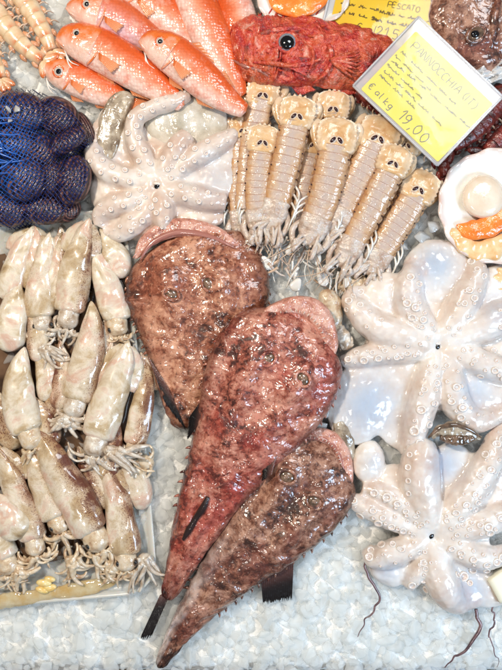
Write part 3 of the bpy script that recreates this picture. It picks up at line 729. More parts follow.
# right-hand octopus
tR, seatR, _ = octopus('large cream octopus spread belly up below the scallop, upper of the two on the right', 437, 346, [
    arm((437, 346, 15, 10), (420, 324, 18, 13), (408, 305, 19, 15), (408, 284, 18, 13), (414, 268, 14, 9), s0=22),            # 0 up-left
    arm((437, 346, 15, 10), (452, 322, 18, 13), (464, 298, 19, 14), (475, 274, 17, 11), (472, 260, 14, 7), s0=24),            # 1 up-right
    arm((437, 346, 15, 10), (465, 333, 17, 14), (497, 318, 17, 16), (530, 300, 14, 12), (552, 300, 10, 6), s0=60),            # 2 right
    arm((437, 346, 15, 10), (462, 354, 17, 12), (488, 366, 17, 13), (515, 372, 14, 11), (540, 360, 10, 6), s0=22),            # 3 right, lower
    arm((437, 346, 15, 10), (448, 374, 17, 13), (455, 402, 17, 14), (475, 420, 15, 12), (505, 412, 12, 8), s0=22),            # 4 down right
    arm((437, 346, 15, 10), (428, 376, 18, 13), (420, 408, 19, 14), (412, 436, 17, 11), (404, 455, 13, 6), s0=22),            # 5 down
    arm((437, 346, 15, 10), (410, 350, 18, 11), (380, 353, 18, 11), (355, 358, 15, 9), (341, 362, 12, 5), s0=20, gap=5.6),    # 6 left, lower
    arm((437, 346, 15, 10), (410, 338, 19, 14), (378, 328, 20, 15), (358, 312, 19, 12), (350, 297, 15, 8), (360, 288, 12, 5), s0=66, gap=6.5)], # 7 left
    [(0, 1, 0.98, 1.0, 3, -0.25), (1, 2, 0.8, 0.6, 3, 0.1), (2, 3, 0.7, 0.7, 3, 0.1), (3, 4, 0.8, 0.9, 4, 0.1), (4, 5, 0.7, 0.8, 4, 0.2), (5, 6, 0.98, 0.95, 2, -0.18), (6, 7, 0.8, 0.75, 4, 0.1), (7, 0, 0.7, 0.8, 3, 0.0)],
    [((438, 272, 12), (36, 34, 12), 0.1), ((383, 296, 12), (28, 24, 12), -0.5), ((362, 402, 9), (34, 46, 11), 0.35), ((488, 300, 10), (24, 40, 12), 0.5), ((480, 395, 9), (34, 26, 9), 0.3)],
    MT['octo'], 14, 3.0, fat=1.12, gray=[(432, 265, 20, 0.8), (366, 404, 34, 0.8), (474, 392, 20, 0.6), (400, 300, 12, .3), (490, 310, 16, .5)],
    spots=[(403,304,4.2),(411,308,4.2),(408,318,4.2),(419,320,4),(418,327,3.5),(407,278,4.5),(416,285,4),(464,291,4.2),(469,299,4.5),(459,304,3.8),(465,316,3),(469,262,4),(480,277,4),(473,270,3),(452,386,4.2),(447,400,4),(458,406,4.8),(457,416,4.5),(420,388,4),(433,382,3.8),(417,408,5),(431,402,4),(411,429,5.2),(426,423,4.2),(417,441,4.5),(407,446,3),(347,359,4),(362,360,4.2),(376,358,4.2),(382,350,3),(394,357,4),(404,353,3.2),(415,353,2.8),(370,352,3),(355,352,3),(347,301,4),(358,305,3.8),(360,292,3.5),(345,310,3),(352,296,3),(483,346,3.5),(494,350,3.5),(490,370,4),(500,378,4),(478,376,3.8),(445,328,2.5),(430,330,2.5),(424,338,2.5),(443,365,2.8),(432,366,2.8),(425,372,3),(450,335,2.5),(460,350,2.8),(470,360,3)])
# lower right octopus
tL, seatL, _ = octopus('cream octopus at the lower right edge, its arms resting on the bare ice', 431, 535, [
    arm((431, 535, 14, 9), (412, 526, 16, 9), (390, 518, 16, 9.5), (368, 508, 15, 9), (349, 498, 12, 6), s0=18, gap=5.5),    # 0 left
    arm((431, 535, 14, 9), (416, 516, 18, 9), (398, 502, 18, 9), (380, 492, 16, 8), (362, 488, 13, 5), s0=18, gap=5.5),      # 1 left upper
    arm((431, 535, 14, 9), (424, 505, 18, 14), (418, 478, 19, 17), (420, 452, 18, 15), (424, 440, 14, 9), s0=200),           # 2 up
    arm((431, 535, 14, 9), (450, 512, 18, 12), (470, 487, 18, 13), (486, 462, 17, 12), (496, 438, 13, 8), (506, 425, 10, 5), s0=18),  # 3 up right
    arm((431, 535, 14, 9), (456, 527, 17, 11), (482, 522, 17, 12), (506, 512, 14, 10), (530, 500, 10, 6), s0=18),            # 4 right
    arm((431, 535, 14, 9), (455, 545, 16, 11), (475, 556, 16, 11), (498, 556, 13, 9), (520, 545, 10, 5), s0=18),             # 5 right lower
    arm((431, 535, 13, 9), (434, 560, 15, 13), (442, 582, 14, 15), (455, 600, 11, 12), (474, 604, 8, 6), s0=200),            # 6 down
    arm((431, 535, 13, 9), (424, 556, 16, 8), (416, 573, 15, 8), (409, 588, 11, 5), s0=16, gap=6),                           # 7 down, narrow
    arm((431, 535, 13, 9), (410, 545, 16, 10), (390, 553, 15, 12), (374, 558, 12, 9), (367, 548, 10, 5), s0=20, gap=7)],     # 8 down left
    [(0, 1, 0.8, 0.8, 3, 0.1), (1, 2, 0.7, 0.6, 3, 0.1), (2, 3, 0.9, 0.8, 4, 0.1), (3, 4, 0.6, 0.7, 4, 0.1), (4, 5, 0.7, 0.7, 3, 0.1), (5, 6, 0.6, 0.9, 3, 0.15), (6, 7, 0.8, 0.9, 3, 0.0), (7, 8, 0.95, 0.9, 1, -0.2), (8, 0, 0.5, 0.5, 3, 0.2)],
    [((369, 462, 10), (17, 22, 11), 0.1), ((390, 572, 7), (21, 16, 9), 0.4), ((452, 470, 8), (26, 28, 10), 0.0), ((485, 590, 6), (30, 20, 9), 0.2), ((394, 486, 9), (22, 22, 10), 0.3), ((492, 480, 8), (22, 34, 10), 0.2), ((462, 596, 8), (26, 16, 10), 0.1)],
    MT['octo'], 13, 11.0, fat=1.22, webz=1.0, gray=[(442, 463, 18, 0.8), (470, 588, 20, 0.7), (386, 572, 14, .5), (372, 462, 12, .4)],
    spots=[(352.2, 498.7, 5.0), (359.5, 514.8, 5.0), (371.1, 507.9, 3.8), (380.4, 514.8, 3.6), (389.3, 524.0, 4.1), (376.4, 520.8, 4.5), (400.5, 528.0, 3.5), (410.6, 532.9, 2.8), (372.3, 490.6, 4.5), (384.4, 494.6, 4.5), (394.5, 500.7, 4.1), (402.5, 507.9, 3.2), (412.6, 512.7, 3.2), (418.7, 520.8, 2.8), (442.8, 516.8, 3.3), (450.9, 508.7, 4.0), (456.9, 514.8, 3.9), (460.9, 500.7, 3.9), (469.8, 490.6, 4.3), (473.0, 498.7, 3.9), (479.0, 482.5, 3.7), (475.0, 472.5, 3.7), (485.1, 466.4, 4.3), (495.2, 472.5, 4.1), (481.1, 452.3, 4.2), (493.1, 442.3, 4.9), (499.2, 438.3, 4.4), (471.0, 506.7, 4.1), (484.3, 491.8, 4.0), (458.9, 520.8, 2.9), (452.9, 530.9, 2.9), (465.0, 524.8, 3.1), (475.0, 520.8, 3.9), (483.1, 522.8, 4.8), (496.4, 514.8, 4.6), (497.2, 536.9, 3.9), (485.1, 528.9, 4.7), (456.9, 549.0, 3.6), (469.0, 555.0, 4.1), (483.1, 561.1, 4.9), (499.2, 555.0, 4.7), (473.0, 569.1, 4.6), (493.1, 559.0, 4.2), (448.0, 545.0, 3.5), (420.7, 559.0, 3.6), (422.7, 565.1, 3.0), (421.5, 577.2, 4.1), (410.6, 583.2, 4.4), (425.5, 589.2, 4.1), (416.6, 549.0, 3.0), (370.3, 549.0, 4.4), (380.4, 542.9, 4.6), (390.5, 540.9, 3.7), (398.5, 545.0, 3.8), (368.3, 555.0, 4.2)])
for (x, y, r) in [(357, 443, 3.4), (352, 452, 2.8), (350, 463, 3.0), (353, 474, 3.0), (357, 483, 2.6), (406, 452, 3.0), (404, 464, 3.2), (404, 477, 3.0), (405, 490, 2.8), (464, 577, 5.2), (455, 572, 3.4), (474, 571, 4.2), (484, 568, 3.6), (470, 583, 3.2)]:
    h = seatL(x, y)
    if h[0] is not None and h[0].z > 0.002:
        q = Vector((0, 0, 1)).rotation_difference((h[1] + Vector((0, 0, .3))).normalized()); tL.put('sucker', SUCK, h[0], q, r * S)
# its dark eye, half hidden under the octopus above
v, f, *_ = loft([(431, 437, 24, 2, 3, 3), (440, 431, 26, 6, 4, 4), (455, 430, 27, 9, 4, 4), (468, 434, 26, 7, 4, 4), (480, 438, 24, 2, 3, 3)], ns=40, nt=20, disp=lambda u, lx, lz, x, y: (2 * noise.noise(Vector((u * 9, lx * 2, 2))), 2.4 * noise.noise(Vector((u * 11, lx * 3, 5)))))
eo = tL.part('eye', v, f, MT['octo_back'])
v, f, *_ = loft([(440, 438, 29, 2, 2, 3), (452, 440, 30, 5, 3, 3), (464, 440, 30, 5, 3, 3), (474, 438, 29, 2, 2, 3)], ns=36, nt=16, disp=lambda u, lx, lz, x, y: (1.5 * noise.noise(Vector((u * 12, lx * 2, 9))), 1.8 * noise.noise(Vector((u * 12, lx * 3, 15))))); tL.part('eyeball', v, f, MT['dull_eye'], parent=eo)
v, f = tube([(428, 438, 26), (440, 428, 29), (455, 425, 30), (470, 430, 29), (481, 438, 26)], [1.2, 2.2, 2.6, 2.2, 1.0], n=30, nt=7); tL.part('eyelid', v, f, MT['dull_eye'], parent=eo)
# upper left octopus
tU, seatU, _ = octopus('knobbly white octopus beside the blue net of clams, grey mantle showing', 157, 186, [
    arm((157, 186, 14, 9), (144, 160, 18, 11), (135, 138, 19, 10), (137, 120, 20, 9), (155, 110, 21, 9), (175, 103, 20, 8.5), (190, 96, 17, 6), s0=20, gap=7),   # 0 up then over
    arm((157, 186, 14, 9), (135, 180, 17, 11), (112, 174, 17, 12), (96, 160, 15, 11), (93, 138, 12, 8), (98, 122, 10, 4), s0=18, gap=7),                        # 1 left
    arm((157, 186, 14, 9), (168, 165, 19, 11), (180, 147, 20, 12), (189, 136, 18, 9), s0=18, gap=7),                                                              # 2 up right, short
    arm((157, 186, 14, 9), (182, 168, 19, 10), (206, 152, 20, 11), (226, 140, 18, 9), (236, 132, 14, 6), s0=16, gap=7),                                           # 3 right up
    arm((157, 186, 14, 9), (182, 194, 18, 12), (206, 200, 18, 12), (226, 202, 15, 9), s0=18, gap=7),                                                              # 4 right
    arm((157, 186, 14, 9), (163, 206, 18, 12), (164, 222, 17, 11), (172, 233, 12, 6), s0=16, gap=7),                                                              # 5 down
    arm((157, 186, 14, 9), (138, 200, 18, 11), (118, 205, 18, 11), (103, 212, 15, 10), (98, 226, 12, 7), s0=16, gap=7),                                           # 6 left down
    arm((157, 186, 14, 9), (146, 212, 17, 12), (132, 226, 16, 12), (118, 234, 14, 9), (104, 230, 11, 5), s0=16, gap=7)],                                           # 7 down left
    [(0, 1, 0.55, 0.85, 4, 0.1), (0, 2, 0.4, 0.8, 5, 0.0), (2, 3, 0.9, 0.8, 4, 0.1), (3, 4, 0.95, 0.95, 3, -0.1), (4, 5, 0.8, 0.9, 3, 0.0), (5, 7, 0.9, 0.8, 3, 0.0), (6, 7, 0.9, 0.9, 2, 0.0), (1, 6, 0.7, 0.9, 3, 0.0)],
    [((185, 134, 6), (52, 34, 8), 0.0), ((114, 134, 7), (24, 36, 9), 0.2), ((212, 176, 9), (28, 26, 10), 0.0), ((196, 218, 8), (30, 14, 8), -0.1), ((110, 190, 9), (22, 26, 9), 0.0), ((140, 225, 8), (30, 16, 9), 0.2)],
    MT['octo2'], 14, 21.0, suck=0.6, gray=[(214, 180, 22, 0.35), (110, 150, 14, .4)])
v, f, U, L, Z = loft([(146, 132, 8, 12, 7, 8), (160, 126, 9, 24, 8, 10), (184, 122, 9, 30, 8, 10), (208, 126, 9, 26, 7, 10), (228, 134, 8, 10, 6, 8)], ns=50, nt=30, ends=(0.12, 0.15), disp=lambda u, lx, lz, x, y: (2.5 * noise.noise(Vector((u * 5, lx, 3))), (2.2 * noise.noise(Vector((u * 6, lx * 2, 7))) + .8 * noise.noise(Vector((u * 20, lx * 6, 7)))) if lz > 0 else 0))
m = Mat('grey_mantle', rough=0.25, coat=0.9, sss=0.4, sss_r=(0.005, 0.0045, 0.0035)); m.color(m.ramp(m.noise(45, 3), [(0.35, (0.42, 0.38, 0.30)), (0.65, (0.64, 0.60, 0.53))])); m.bump(m.noise(60, 3), 0.6, 0.004); MT['grey_mantle'] = m.m
tU.part('mantle', v, f, MT['grey_mantle'])
v, f, U, L, Z = loft([(134, 96, 14, 6, 5, 5), (122, 103, 14, 12, 6, 7), (113, 122, 14, 14, 6, 8), (108, 142, 13, 13, 6, 8), (106, 164, 11, 7, 5, 6)], ns=34, nt=20, ends=(0.1, 0.12), disp=lambda u, lx, lz, x, y: (2 * noise.noise(Vector((u * 6, lx, 2))), (1.8 * math.sin(lx * 9 + u * 3) + 1.4 * noise.noise(Vector((u * 9, lx * 4, 2)))) if lz > 0 else 0))
tU.part('web_skin', v, f, MT['octo_back'])
# ================================================================== SQUID TRAY
def rrect(cx, cy, hx, hy, r, rot, n=10):
    P = []
    for sx, sy, a0 in ((1, 1, 0), (-1, 1, 90), (-1, -1, 180), (1, -1, 270)):
        for k in range(n):
            a = math.radians(a0 + 90 * k / (n - 1)); x = sx * (hx - r) + r * math.cos(a); y = sy * (hy - r) + r * math.sin(a)
            P.append((cx + x * math.cos(rot) - y * math.sin(rot), cy + x * math.sin(rot) + y * math.cos(rot)))
    return P
TR = dict(cx=30, cy=410, rot=math.radians(-5))
rings = [(105, 186, 26, 1.0), (106, 187, 27, 3), (111, 192, 30, 11.0), (115, 196, 33, 12.0), (115.5, 196.5, 33, 10.5), (112, 193, 31, 9.5), (107, 188, 28, 1.5)]
order = [rings[6]] + [rings[5], rings[4], rings[3], rings[2], rings[1], rings[0]]
V = []
for (hx, hy, r, z) in [(107.5, 188.5, 28, -1.5), (110.5, 191.5, 31, 5.6), (112.5, 193.5, 34, 6.6), (112.5, 193.5, 34, 8.0), (110.0, 191.0, 31, 8.0), (107.0, 188.0, 27, 3.2), (103, 184, 25, 0.8)]:
    for (x, y) in rrect(TR['cx'], TR['cy'], hx, hy, r, TR['rot']): V.append(tuple(Wp(x, y, z)))
nt_ = 40; F = grid_faces(7, nt_)
k = len(V); V.append(tuple(Wp(TR['cx'], TR['cy'], 0.8))); F += [(6 * nt_ + j, 6 * nt_ + (j + 1) % nt_, k) for j in range(nt_)]
k = len(V); V.append(tuple(Wp(TR['cx'], TR['cy'], -1.5))); F += [((j + 1) % nt_, j, k) for j in range(nt_)]
single('squid_tray', V, F, MT['tray'], 'shallow milky plastic tray holding the squid at the left', 'tray')

def curl(x, y, z, ang, ln, turn, r0, wig=0.4, n=7, drop=0.0, seed=0):
    P = []; a = ang
    for i in range(n):
        P.append((x, y, z)); a += turn / n + wig * noise.noise(Vector((seed * 3.3, i * 0.7, 1.1)))
        x += math.cos(a) * ln / n; y += math.sin(a) * ln / n; z = max(4.0, z - drop / n + 1.2 * noise.noise(Vector((seed, i, 5.5))))
    return P, [r0 * (1 - 0.6 * (i / (n - 1))**1.5) for i in range(n)]

def squid(label, path, w, z=14, pig=(0.5, 1), side=1, pale=False, arms=None, arm_white=False, eyes=0, fins=True, fin_len=0.45, head=True, ht=None, spread=0.9, alen=30, pinkend=True):
    """path: tail tip to mantle opening (x, y). pig: strength and width of the brown speckled flank."""
    path = [tuple(p) for p in path]
    w = w * 0.9
    t = Thing('squid', label, 'squid', path[0][0], path[0][1], 0, 'squid heaped in the tray')
    n = len(path); ws = np.interp(np.linspace(0, 1, n), [0, 0.15, 0.36, 0.62, 0.88, 1], np.array([0.08, 0.42, 0.76, 0.98, 1.0, 0.90]) * w)
    zz = z if np.iterable(z) else [z] * n
    st = [(x, y, zz[i], ws[i], ws[i] * (ht or 0.62), ws[i] * 0.62) for i, (x, y) in enumerate(path)]
    sd = rng.uniform(0, 50)
    def disp(u, lx, lz, x, y):
        return 1.9 * noise.noise(Vector((u * 4 + sd, lx, lz))), (1.8 * noise.noise(Vector((u * 6 + sd, lx * 2, 1))) - (1.6 * math.exp(-((lx - 0.15 * side) / 0.14)**2) * u if pale else 0)) if lz > 0 else 0
    V, F, U, L, Z = loft(st, ns=52, nt=30, e=2.15, ends=(0.05, 0.06 if head else 0.22), disp=disp)
    band = np.clip((L * side - (1 - 2 * pig[1])) / 0.7, 0, 1)
    mask = pig[0] * band * np.clip((Z + 0.75) * 2, 0, 1) * np.clip(1.15 - 0.5 * np.abs(U - 0.55), 0, 1)
    mask = np.maximum(mask, (0.03 if pale else 0.14) * (Z > -.2) * np.clip(1.2 - np.abs(U - .5), 0, 1))
    mt = t.part('mantle', V, F, MT['squid_pale'] if pale else MT['squid'], mask, L)
    A = crom(st, 60)
    d = np.array(A[-1, :2]) - np.array(A[-6, :2]); d /= np.linalg.norm(d) + 1e-9; nrm = np.array([-d[1], d[0]]); ang = math.atan2(d[1], d[0])
    e = A[-1]
    if fins:
        for s in (-1, 1):
            i0, i1 = 3, int(60 * fin_len); B = []; T = []
            for i in range(i0, i1, 4):
                a = A[i]; b = A[i + 1]; tx, ty = b[0] - a[0], b[1] - a[1]; ll = math.hypot(tx, ty); q = (i - i0) / (i1 - i0)
                ex = w * 0.62 * math.sin(math.pi * (0.12 + 0.82 * q))
                B.append((a[0] - ty / ll * s * a[3] * 0.72, a[1] + tx / ll * s * a[3] * 0.72)); T.append((a[0] - ty / ll * s * (a[3] + ex), a[1] + tx / ll * s * (a[3] + ex)))
            v, f, mk = fin(B, T, np.mean(zz) + 1.5, 2.4, rays=5, rows=5, rag=0.02, lift=-5, wave=0.5)
            t.part('fin', v, f, MT['squid_pale'] if s != side else MT['squid'], [0.5 * pig[0] if s == side else 0.0] * len(v), [0] * len(v))
    if head:
        hx, hy = e[0] + d[0] * w * 0.42, e[1] + d[1] * w * 0.42; hz = e[2]
        am = MT['squid_arm_w'] if arm_white else MT['squid_arm']
        V, F, U, L, Z = loft([(e[0] - d[0] * 6, e[1] - d[1] * 6, hz, w * 0.62, w * .5, w * .5), (hx, hy, hz, w * 0.66, w * .55, w * .5), (hx + d[0] * w * .55, hy + d[1] * w * .55, hz - 1, w * 0.5, w * .45, w * .45)], ns=18, nt=18, ends=(0.1, 0.3), disp=lambda u, lx, lz, x, y: (0.9 * noise.noise(Vector((u * 4, lx * 2, sd))), 1.2 * noise.noise(Vector((u * 4, lx * 2, sd + 5)))))
        h = t.part('head', V, F, am)
        for s in (-1, 1):
            if eyes == 0 or (eyes == 1 and s == -1): continue
            ex, ey = hx + nrm[0] * s * w * 0.52, hy + nrm[1] * s * w * 0.52
            v, f = ball((ex, ey, hz + w * 0.28), (w * .24, w * .2, w * .14), ang, 14, 8); eo = t.part('eye', v, f, MT['dull_eye'])
            v, f = ball((ex + nrm[0] * s * .6, ey + nrm[1] * s * .6, hz + w * 0.36), (w * .15, w * .12, w * .12), ang, 12, 8); t.part('pupil', v, f, MT['dark_pupil'], parent=eo)
        k = 10
        for i in range(k):
            q = (i + 0.5) / k - 0.5
            sx, sy = hx + d[0] * w * .55 + nrm[0] * q * w * 1.0, hy + d[1] * w * .55 + nrm[1] * q * w * 1.0
            tn = (arms or 0) * 1.0 + rng.uniform(-4.2, 4.2)
            P, R = curl(sx, sy, hz + rng.uniform(-2, 4), ang + q * spread * 2, alen * rng.uniform(0.55, 0.95), tn, w * 0.155 * rng.uniform(.7, 1.35), drop=rng.uniform(2, 8), seed=rng.uniform(0, 99))
            v, f = tube(P, R, n=22, nt=7); t.part('arm', v, f, am, parent=h)
        for s in (-1, 1):
            P, R = curl(hx + d[0] * w * .5, hy + d[1] * w * .5, hz + 4, ang + s * 0.5, alen * 1.1, s * rng.uniform(1.5, 3.5), w * .10, drop=6, seed=rng.uniform(0, 99), n=9)
            R = [w * .07] * 6 + [w * .12, w * .12, w * .04]
            v, f = tube(P, R, n=28, nt=6); t.part('tentacle', v, f, am, parent=h)
    return t

# dark sheet added under the heap; its brown paints shade into the gaps
m = Mat('gap_shade_sheet', rough=0.1, coat=1.0, coat_rough=0.04); m.color(m.ramp(m.noise(30, 4), [(0.35, (0.05, 0.028, 0.016)), (0.65, (0.17, 0.10, 0.06))]))
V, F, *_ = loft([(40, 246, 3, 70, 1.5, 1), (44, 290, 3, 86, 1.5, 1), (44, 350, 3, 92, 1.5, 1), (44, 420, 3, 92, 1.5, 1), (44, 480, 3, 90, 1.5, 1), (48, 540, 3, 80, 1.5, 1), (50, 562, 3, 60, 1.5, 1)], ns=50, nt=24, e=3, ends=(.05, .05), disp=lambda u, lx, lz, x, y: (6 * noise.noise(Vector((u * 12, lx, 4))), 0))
single('gap_shade_sheet', V, F, m.m, 'dark brown sheet added as shade in the gaps between the squid', 'ink')
# half-buried layer
squid('brownish squid buried under the middle of the heap, left', [(50, 362), (54, 380), (58, 400), (58, 418)], 15, 8, (0.9, 0.8), head=False, fins=False)
squid('brownish squid buried under the middle of the heap, right', [(112, 326), (108, 345), (104, 365), (100, 385)], 14, 8, (0.9, 0.8), head=False, fins=False)
squid('brownish squid buried at the top of the heap', [(60, 226), (62, 250), (60, 280), (58, 305)], 14, 7, (0.8, 0.7), head=False, fins=False)
squid('grey squid buried along the right side of the tray', [(120, 440), (128, 462), (138, 485), (142, 510)], 15, 7, (0.3, 0.3), head=False, fins=False)
squid('speckled squid buried between the two middle squid of the front row', [(78, 446), (88, 466), (98, 486), (104, 510)], 16, 8, (1.0, 0.8), head=False, fins=False)
squid('speckled squid buried at the left of the heap', [(-2, 392), (4, 412), (10, 432), (14, 450)], 16, 8, (0.8, 0.8), head=False, fins=False)
squid('brown squid half buried below the white plain one', [(100, 300), (104, 318), (108, 336), (114, 352)], 12, 8, (0.9, 0.9), head=False, fins=False)
# back row, heads towards the viewer
squid('pinkish squid tucked behind the others, under the knobbly white octopus', [(101, 226), (107, 240), (116, 258), (124, 278)], 15, 11, (0.15, 0.4), head=False, fins=False, pale=True)
squid('squid with brown-speckled right flank, directly below the blue net', [(90, 218), (84, 236), (77, 262), (73, 288), (69, 314)], 18, [22, 20, 19, 18, 18], (1.0, 0.42), side=-1, arms=0.6, arm_white=True, alen=26)
squid('cream squid with a folded skin patch, dark eye beside brown-speckled one', [(50, 232), (46, 250), (42, 278), (40, 300), (42, 319)], 17, 14, (0.65, 0.3), side=1, alen=26, eyes=2, arm_white=True, spread=.7)
squid('slim grey-white squid at the left edge, uppermost of the edge column', [(34, 226), (24, 246), (14, 272), (4, 300)], 15, 11, (0.35, 0.3), side=-1, head=False, pale=True)
squid('smooth pale squid at the left edge, below the slim grey-white one', [(20, 282), (16, 300), (11, 325), (8, 352)], 19, 14, (0.1, 0.3), pale=True, head=False, fins=False)
squid('white squid with plain belly touching the rim of the brown anglerfish', [(93, 246), (99, 262), (107, 285), (114, 306), (117, 322)], 17, 14, (0.08, 0.3), pale=True, fins=False, alen=18, eyes=1)
squid('glossy brown squid in shade beside the anglerfish, farthest right in the tray', [(141, 352), (145, 372), (143, 400), (139, 425), (134, 447)], 14, 12, (0.95, 0.75), side=-1, alen=30, arms=-0.8)
squid('squid with pink belly and brown edge in the middle of the heap', [(91, 301), (93, 322), (89, 350), (82, 380), (76, 402)], 19, [19, 20, 20, 19, 17], (0.95, 0.36), side=-1, arm_white=True, fins=False, alen=22, spread=1.2)
squid('fat white squid, tail up, overlapping the left edge column', [(25, 347), (20, 365), (18, 390), (22, 415), (29, 433)], 20, 19, (0.05, 0.3), pale=True, fins=False, alen=18)
squid('long cream squid with pointed tail reaching up beside the brown one', [(129, 340), (124, 358), (115, 385), (105, 412), (97, 440)], 20, [20, 20, 20, 19, 18], (0.12, 0.2), side=-1, pale=True, arm_white=True, arms=-1.4, alen=34, fins=True, fin_len=0.5)
squid('narrow speckled squid wedged between the two speckled ones at the top', [(62, 232), (60, 256), (58, 284), (56, 310)], 15, 13, (0.9, 0.6), side=-1, head=False)
squid('slim grey squid slanting over the left edge column', [(30, 300), (36, 320), (38, 342), (36, 362)], 13, 14, (0.7, 0.5), side=1, head=False, fins=False)
squid('narrow tan squid lying along the cream one with the pointed tail', [(112, 340), (108, 362), (100, 386), (92, 410)], 13, 14, (0.9, 0.6), side=1, head=False, fins=False)
squid('slender brown squid in the dark gap left of the pink-bellied one', [(60, 340), (63, 362), (62, 386), (58, 410)], 13, 13, (1.0, 0.7), side=1, head=False, fins=False)
squid('slender tan squid in the gap right of the pink-bellied one', [(104, 318), (104, 340), (100, 364), (96, 388)], 12, 12, (0.8, 0.5), side=-1, head=False, fins=False)
squid('pale squid lying under the white arms at the left of the heap', [(36, 338), (44, 356), (48, 378), (46, 402)], 14, 11, (0.4, 0.4), side=-1, head=False, fins=False)
squid('speckled squid between the fat white one and the front row', [(34, 396), (42, 412), (48, 430), (52, 448)], 14, 12, (1.0, 0.6), side=-1, head=False, fins=False)
squid('brown squid tucked under the ruffled white arms', [(118, 420), (114, 440), (108, 462), (104, 482)], 14, 11, (1.0, 0.7), side=-1, head=False, fins=False)
squid('thin pale squid at the upper edge of the tray, under the blue net', [(34, 224), (36, 244), (34, 268), (30, 292)], 13, 10, (0.3, 0.4), side=1, head=False)
# front row
squid('brown-flanked squid at the left edge of the front row', [(-4, 444), (6, 466), (17, 492), (27, 518), (34, 542)], 17, 15, (0.95, 0.45), side=-1, alen=26)
squid('white open squid mantle lying across the left front', [(-8, 492), (4, 508), (14, 524), (22, 538)], 20, 20, (0.03, 0.2), pale=True, head=False, fins=False)
squid('squid with two dark eyes showing in the front row', [(28, 446), (36, 466), (45, 490), (53, 510), (57, 519)], 18, 15, (0.7, 0.5), side=-1, eyes=2, alen=30, spread=1.3)
squid('large brown speckled squid with wet dark streak, middle of the front row', [(37, 430), (46, 446), (62, 475), (80, 508), (94, 534)], 22, [19, 19, 19, 18, 16], (1.0, 0.55), side=-1, eyes=1, alen=34, spread=1.2, fins=False)
squid('speckled squid at the right end of the front row, grey tail', [(106, 464), (112, 482), (119, 510), (124, 536), (126, 556)], 18, 14, (0.95, 0.55), side=-1, eyes=2, alen=22, spread=1.3)
squid('pinkish squid at the bottom left corner of the tray, arms spilling forward', [(-22, 500), (-12, 524), (-2, 544), (6, 560)], 18, 12, (0.3, 0.3), pale=True, alen=30, spread=1.2)

def tuft(label, x, y, z, n, ang, spread, ln, r, mat, turn=2.5):
    t = Thing('loose_squid_arms', label, 'squid arms', x, y, 0)
    for i in range(n):
        P, R = curl(x + rng.uniform(-8, 8), y + rng.uniform(-5, 5), z + rng.uniform(0, 6), ang + rng.uniform(-spread, spread), ln * rng.uniform(.7, 1.2), rng.uniform(-turn, turn), r * rng.uniform(.7, 1.2), drop=6, seed=rng.uniform(0, 99))
        v, f = tube(P, R, n=22, nt=7); t.part('arm', v, f, mat)
    v, f = ball((x, y, z), (9, 7, 6), 0.4); t.part('head', v, f, mat)
    return t
tuft('white ruffled squid arms fanned out beneath the long cream squid', 112, 452, 22, 14, 0.05, 0.5, 36, 3.4, MT['squid_arm_w'], 1.2)
tuft('white squid arms hanging over the ice right of the tray', 146, 560, 12, 8, 1.6, 0.5, 34, 2.8, MT['squid_arm_w'], 1.2)
tuft('curled white squid arms in the gap at the centre of the heap', 66, 420, 18, 12, 1.2, 2.6, 22, 3.2, MT['squid_arm_w'], 4)
tuft('brownish squid arms curling on the ice near the black fin', 146, 462, 10, 8, 1.0, 1.2, 26, 1.9, MT['squid_arm'], 4)
tuft('tangle of tan squid arms at the bottom left corner', 20, 570, 12, 13, 1.2, 2.2, 26, 3.2, MT['squid_arm'], 4)
tuft('tangle of tan squid arms at the middle front of the tray', 74, 562, 12, 15, 1.3, 1.8, 26, 3.0, MT['squid_arm'], 4)
tuft('tangle of pale arms at the right front corner of the tray', 112, 566, 12, 12, 1.3, 2.0, 22, 2.6, MT['squid_arm'], 4)
tuft('shiny white arms below the folded cream squid', 46, 350, 18, 13, 1.3, 1.2, 26, 3.0, MT['squid_arm_w'], 2)
# yellow scraps and juice
g = Geo()
for (x, y, rx, ry, a) in ((44, 583, 8, 4, 0.1), (49, 588, 8, 4, -0.2), (42, 590, 7, 3.4, 0.3), (50, 579, 6, 3, 0.2)):
    g.add(*ball((x, y, 8 + rng.uniform(0, 2)), (rx, ry, 3), a))
single('yellow_scrap', g.v, g.f, MT['fat'], 'lump of yellow squid fat at the front of the tray', 'scrap', mask=g.m)
m = Mat('yellow_juice', rough=0.06, coat=1.0, coat_rough=0.03, alpha=0.6); m.color(m.ramp(m.noise(60, 5, 0.6), [(0.35, (0.62, 0.40, 0.13)), (0.65, (0.74, 0.64, 0.42))])); m.bump(m.noise(70, 2), 0.25, 0.003)
V, F, *_ = loft([(-20, 603, 5, 5, 3, 2), (10, 600, 6, 8, 3.5, 2), (50, 594, 6, 6, 3.2, 2), (85, 588, 6, 8, 3, 2), (120, 580, 5, 4, 2.4, 2)], ns=60, nt=12, ends=(.05, .1), disp=lambda u, lx, lz, x, y: (3 * noise.noise(Vector((u * 18, lx, 0))), 0))
single('yellow_juice', V, F, m.m, 'yellowish squid juice pooled along the front of the tray', 'juice')
# ================================================================== MANTIS SHRIMP
def frame_at(A, L, s):
    x, y, z = (np.interp(s, L, A[:, k]) for k in range(3)); x2, y2 = (np.interp(s + 1.5, L, A[:, k]) for k in (0, 1)); x1, y1 = (np.interp(s - 1.5, L, A[:, k]) for k in (0, 1))
    tx, ty = x2 - x1, y2 - y1; ll = math.hypot(tx, ty) + 1e-9
    return x, y, z, tx / ll, ty / ll

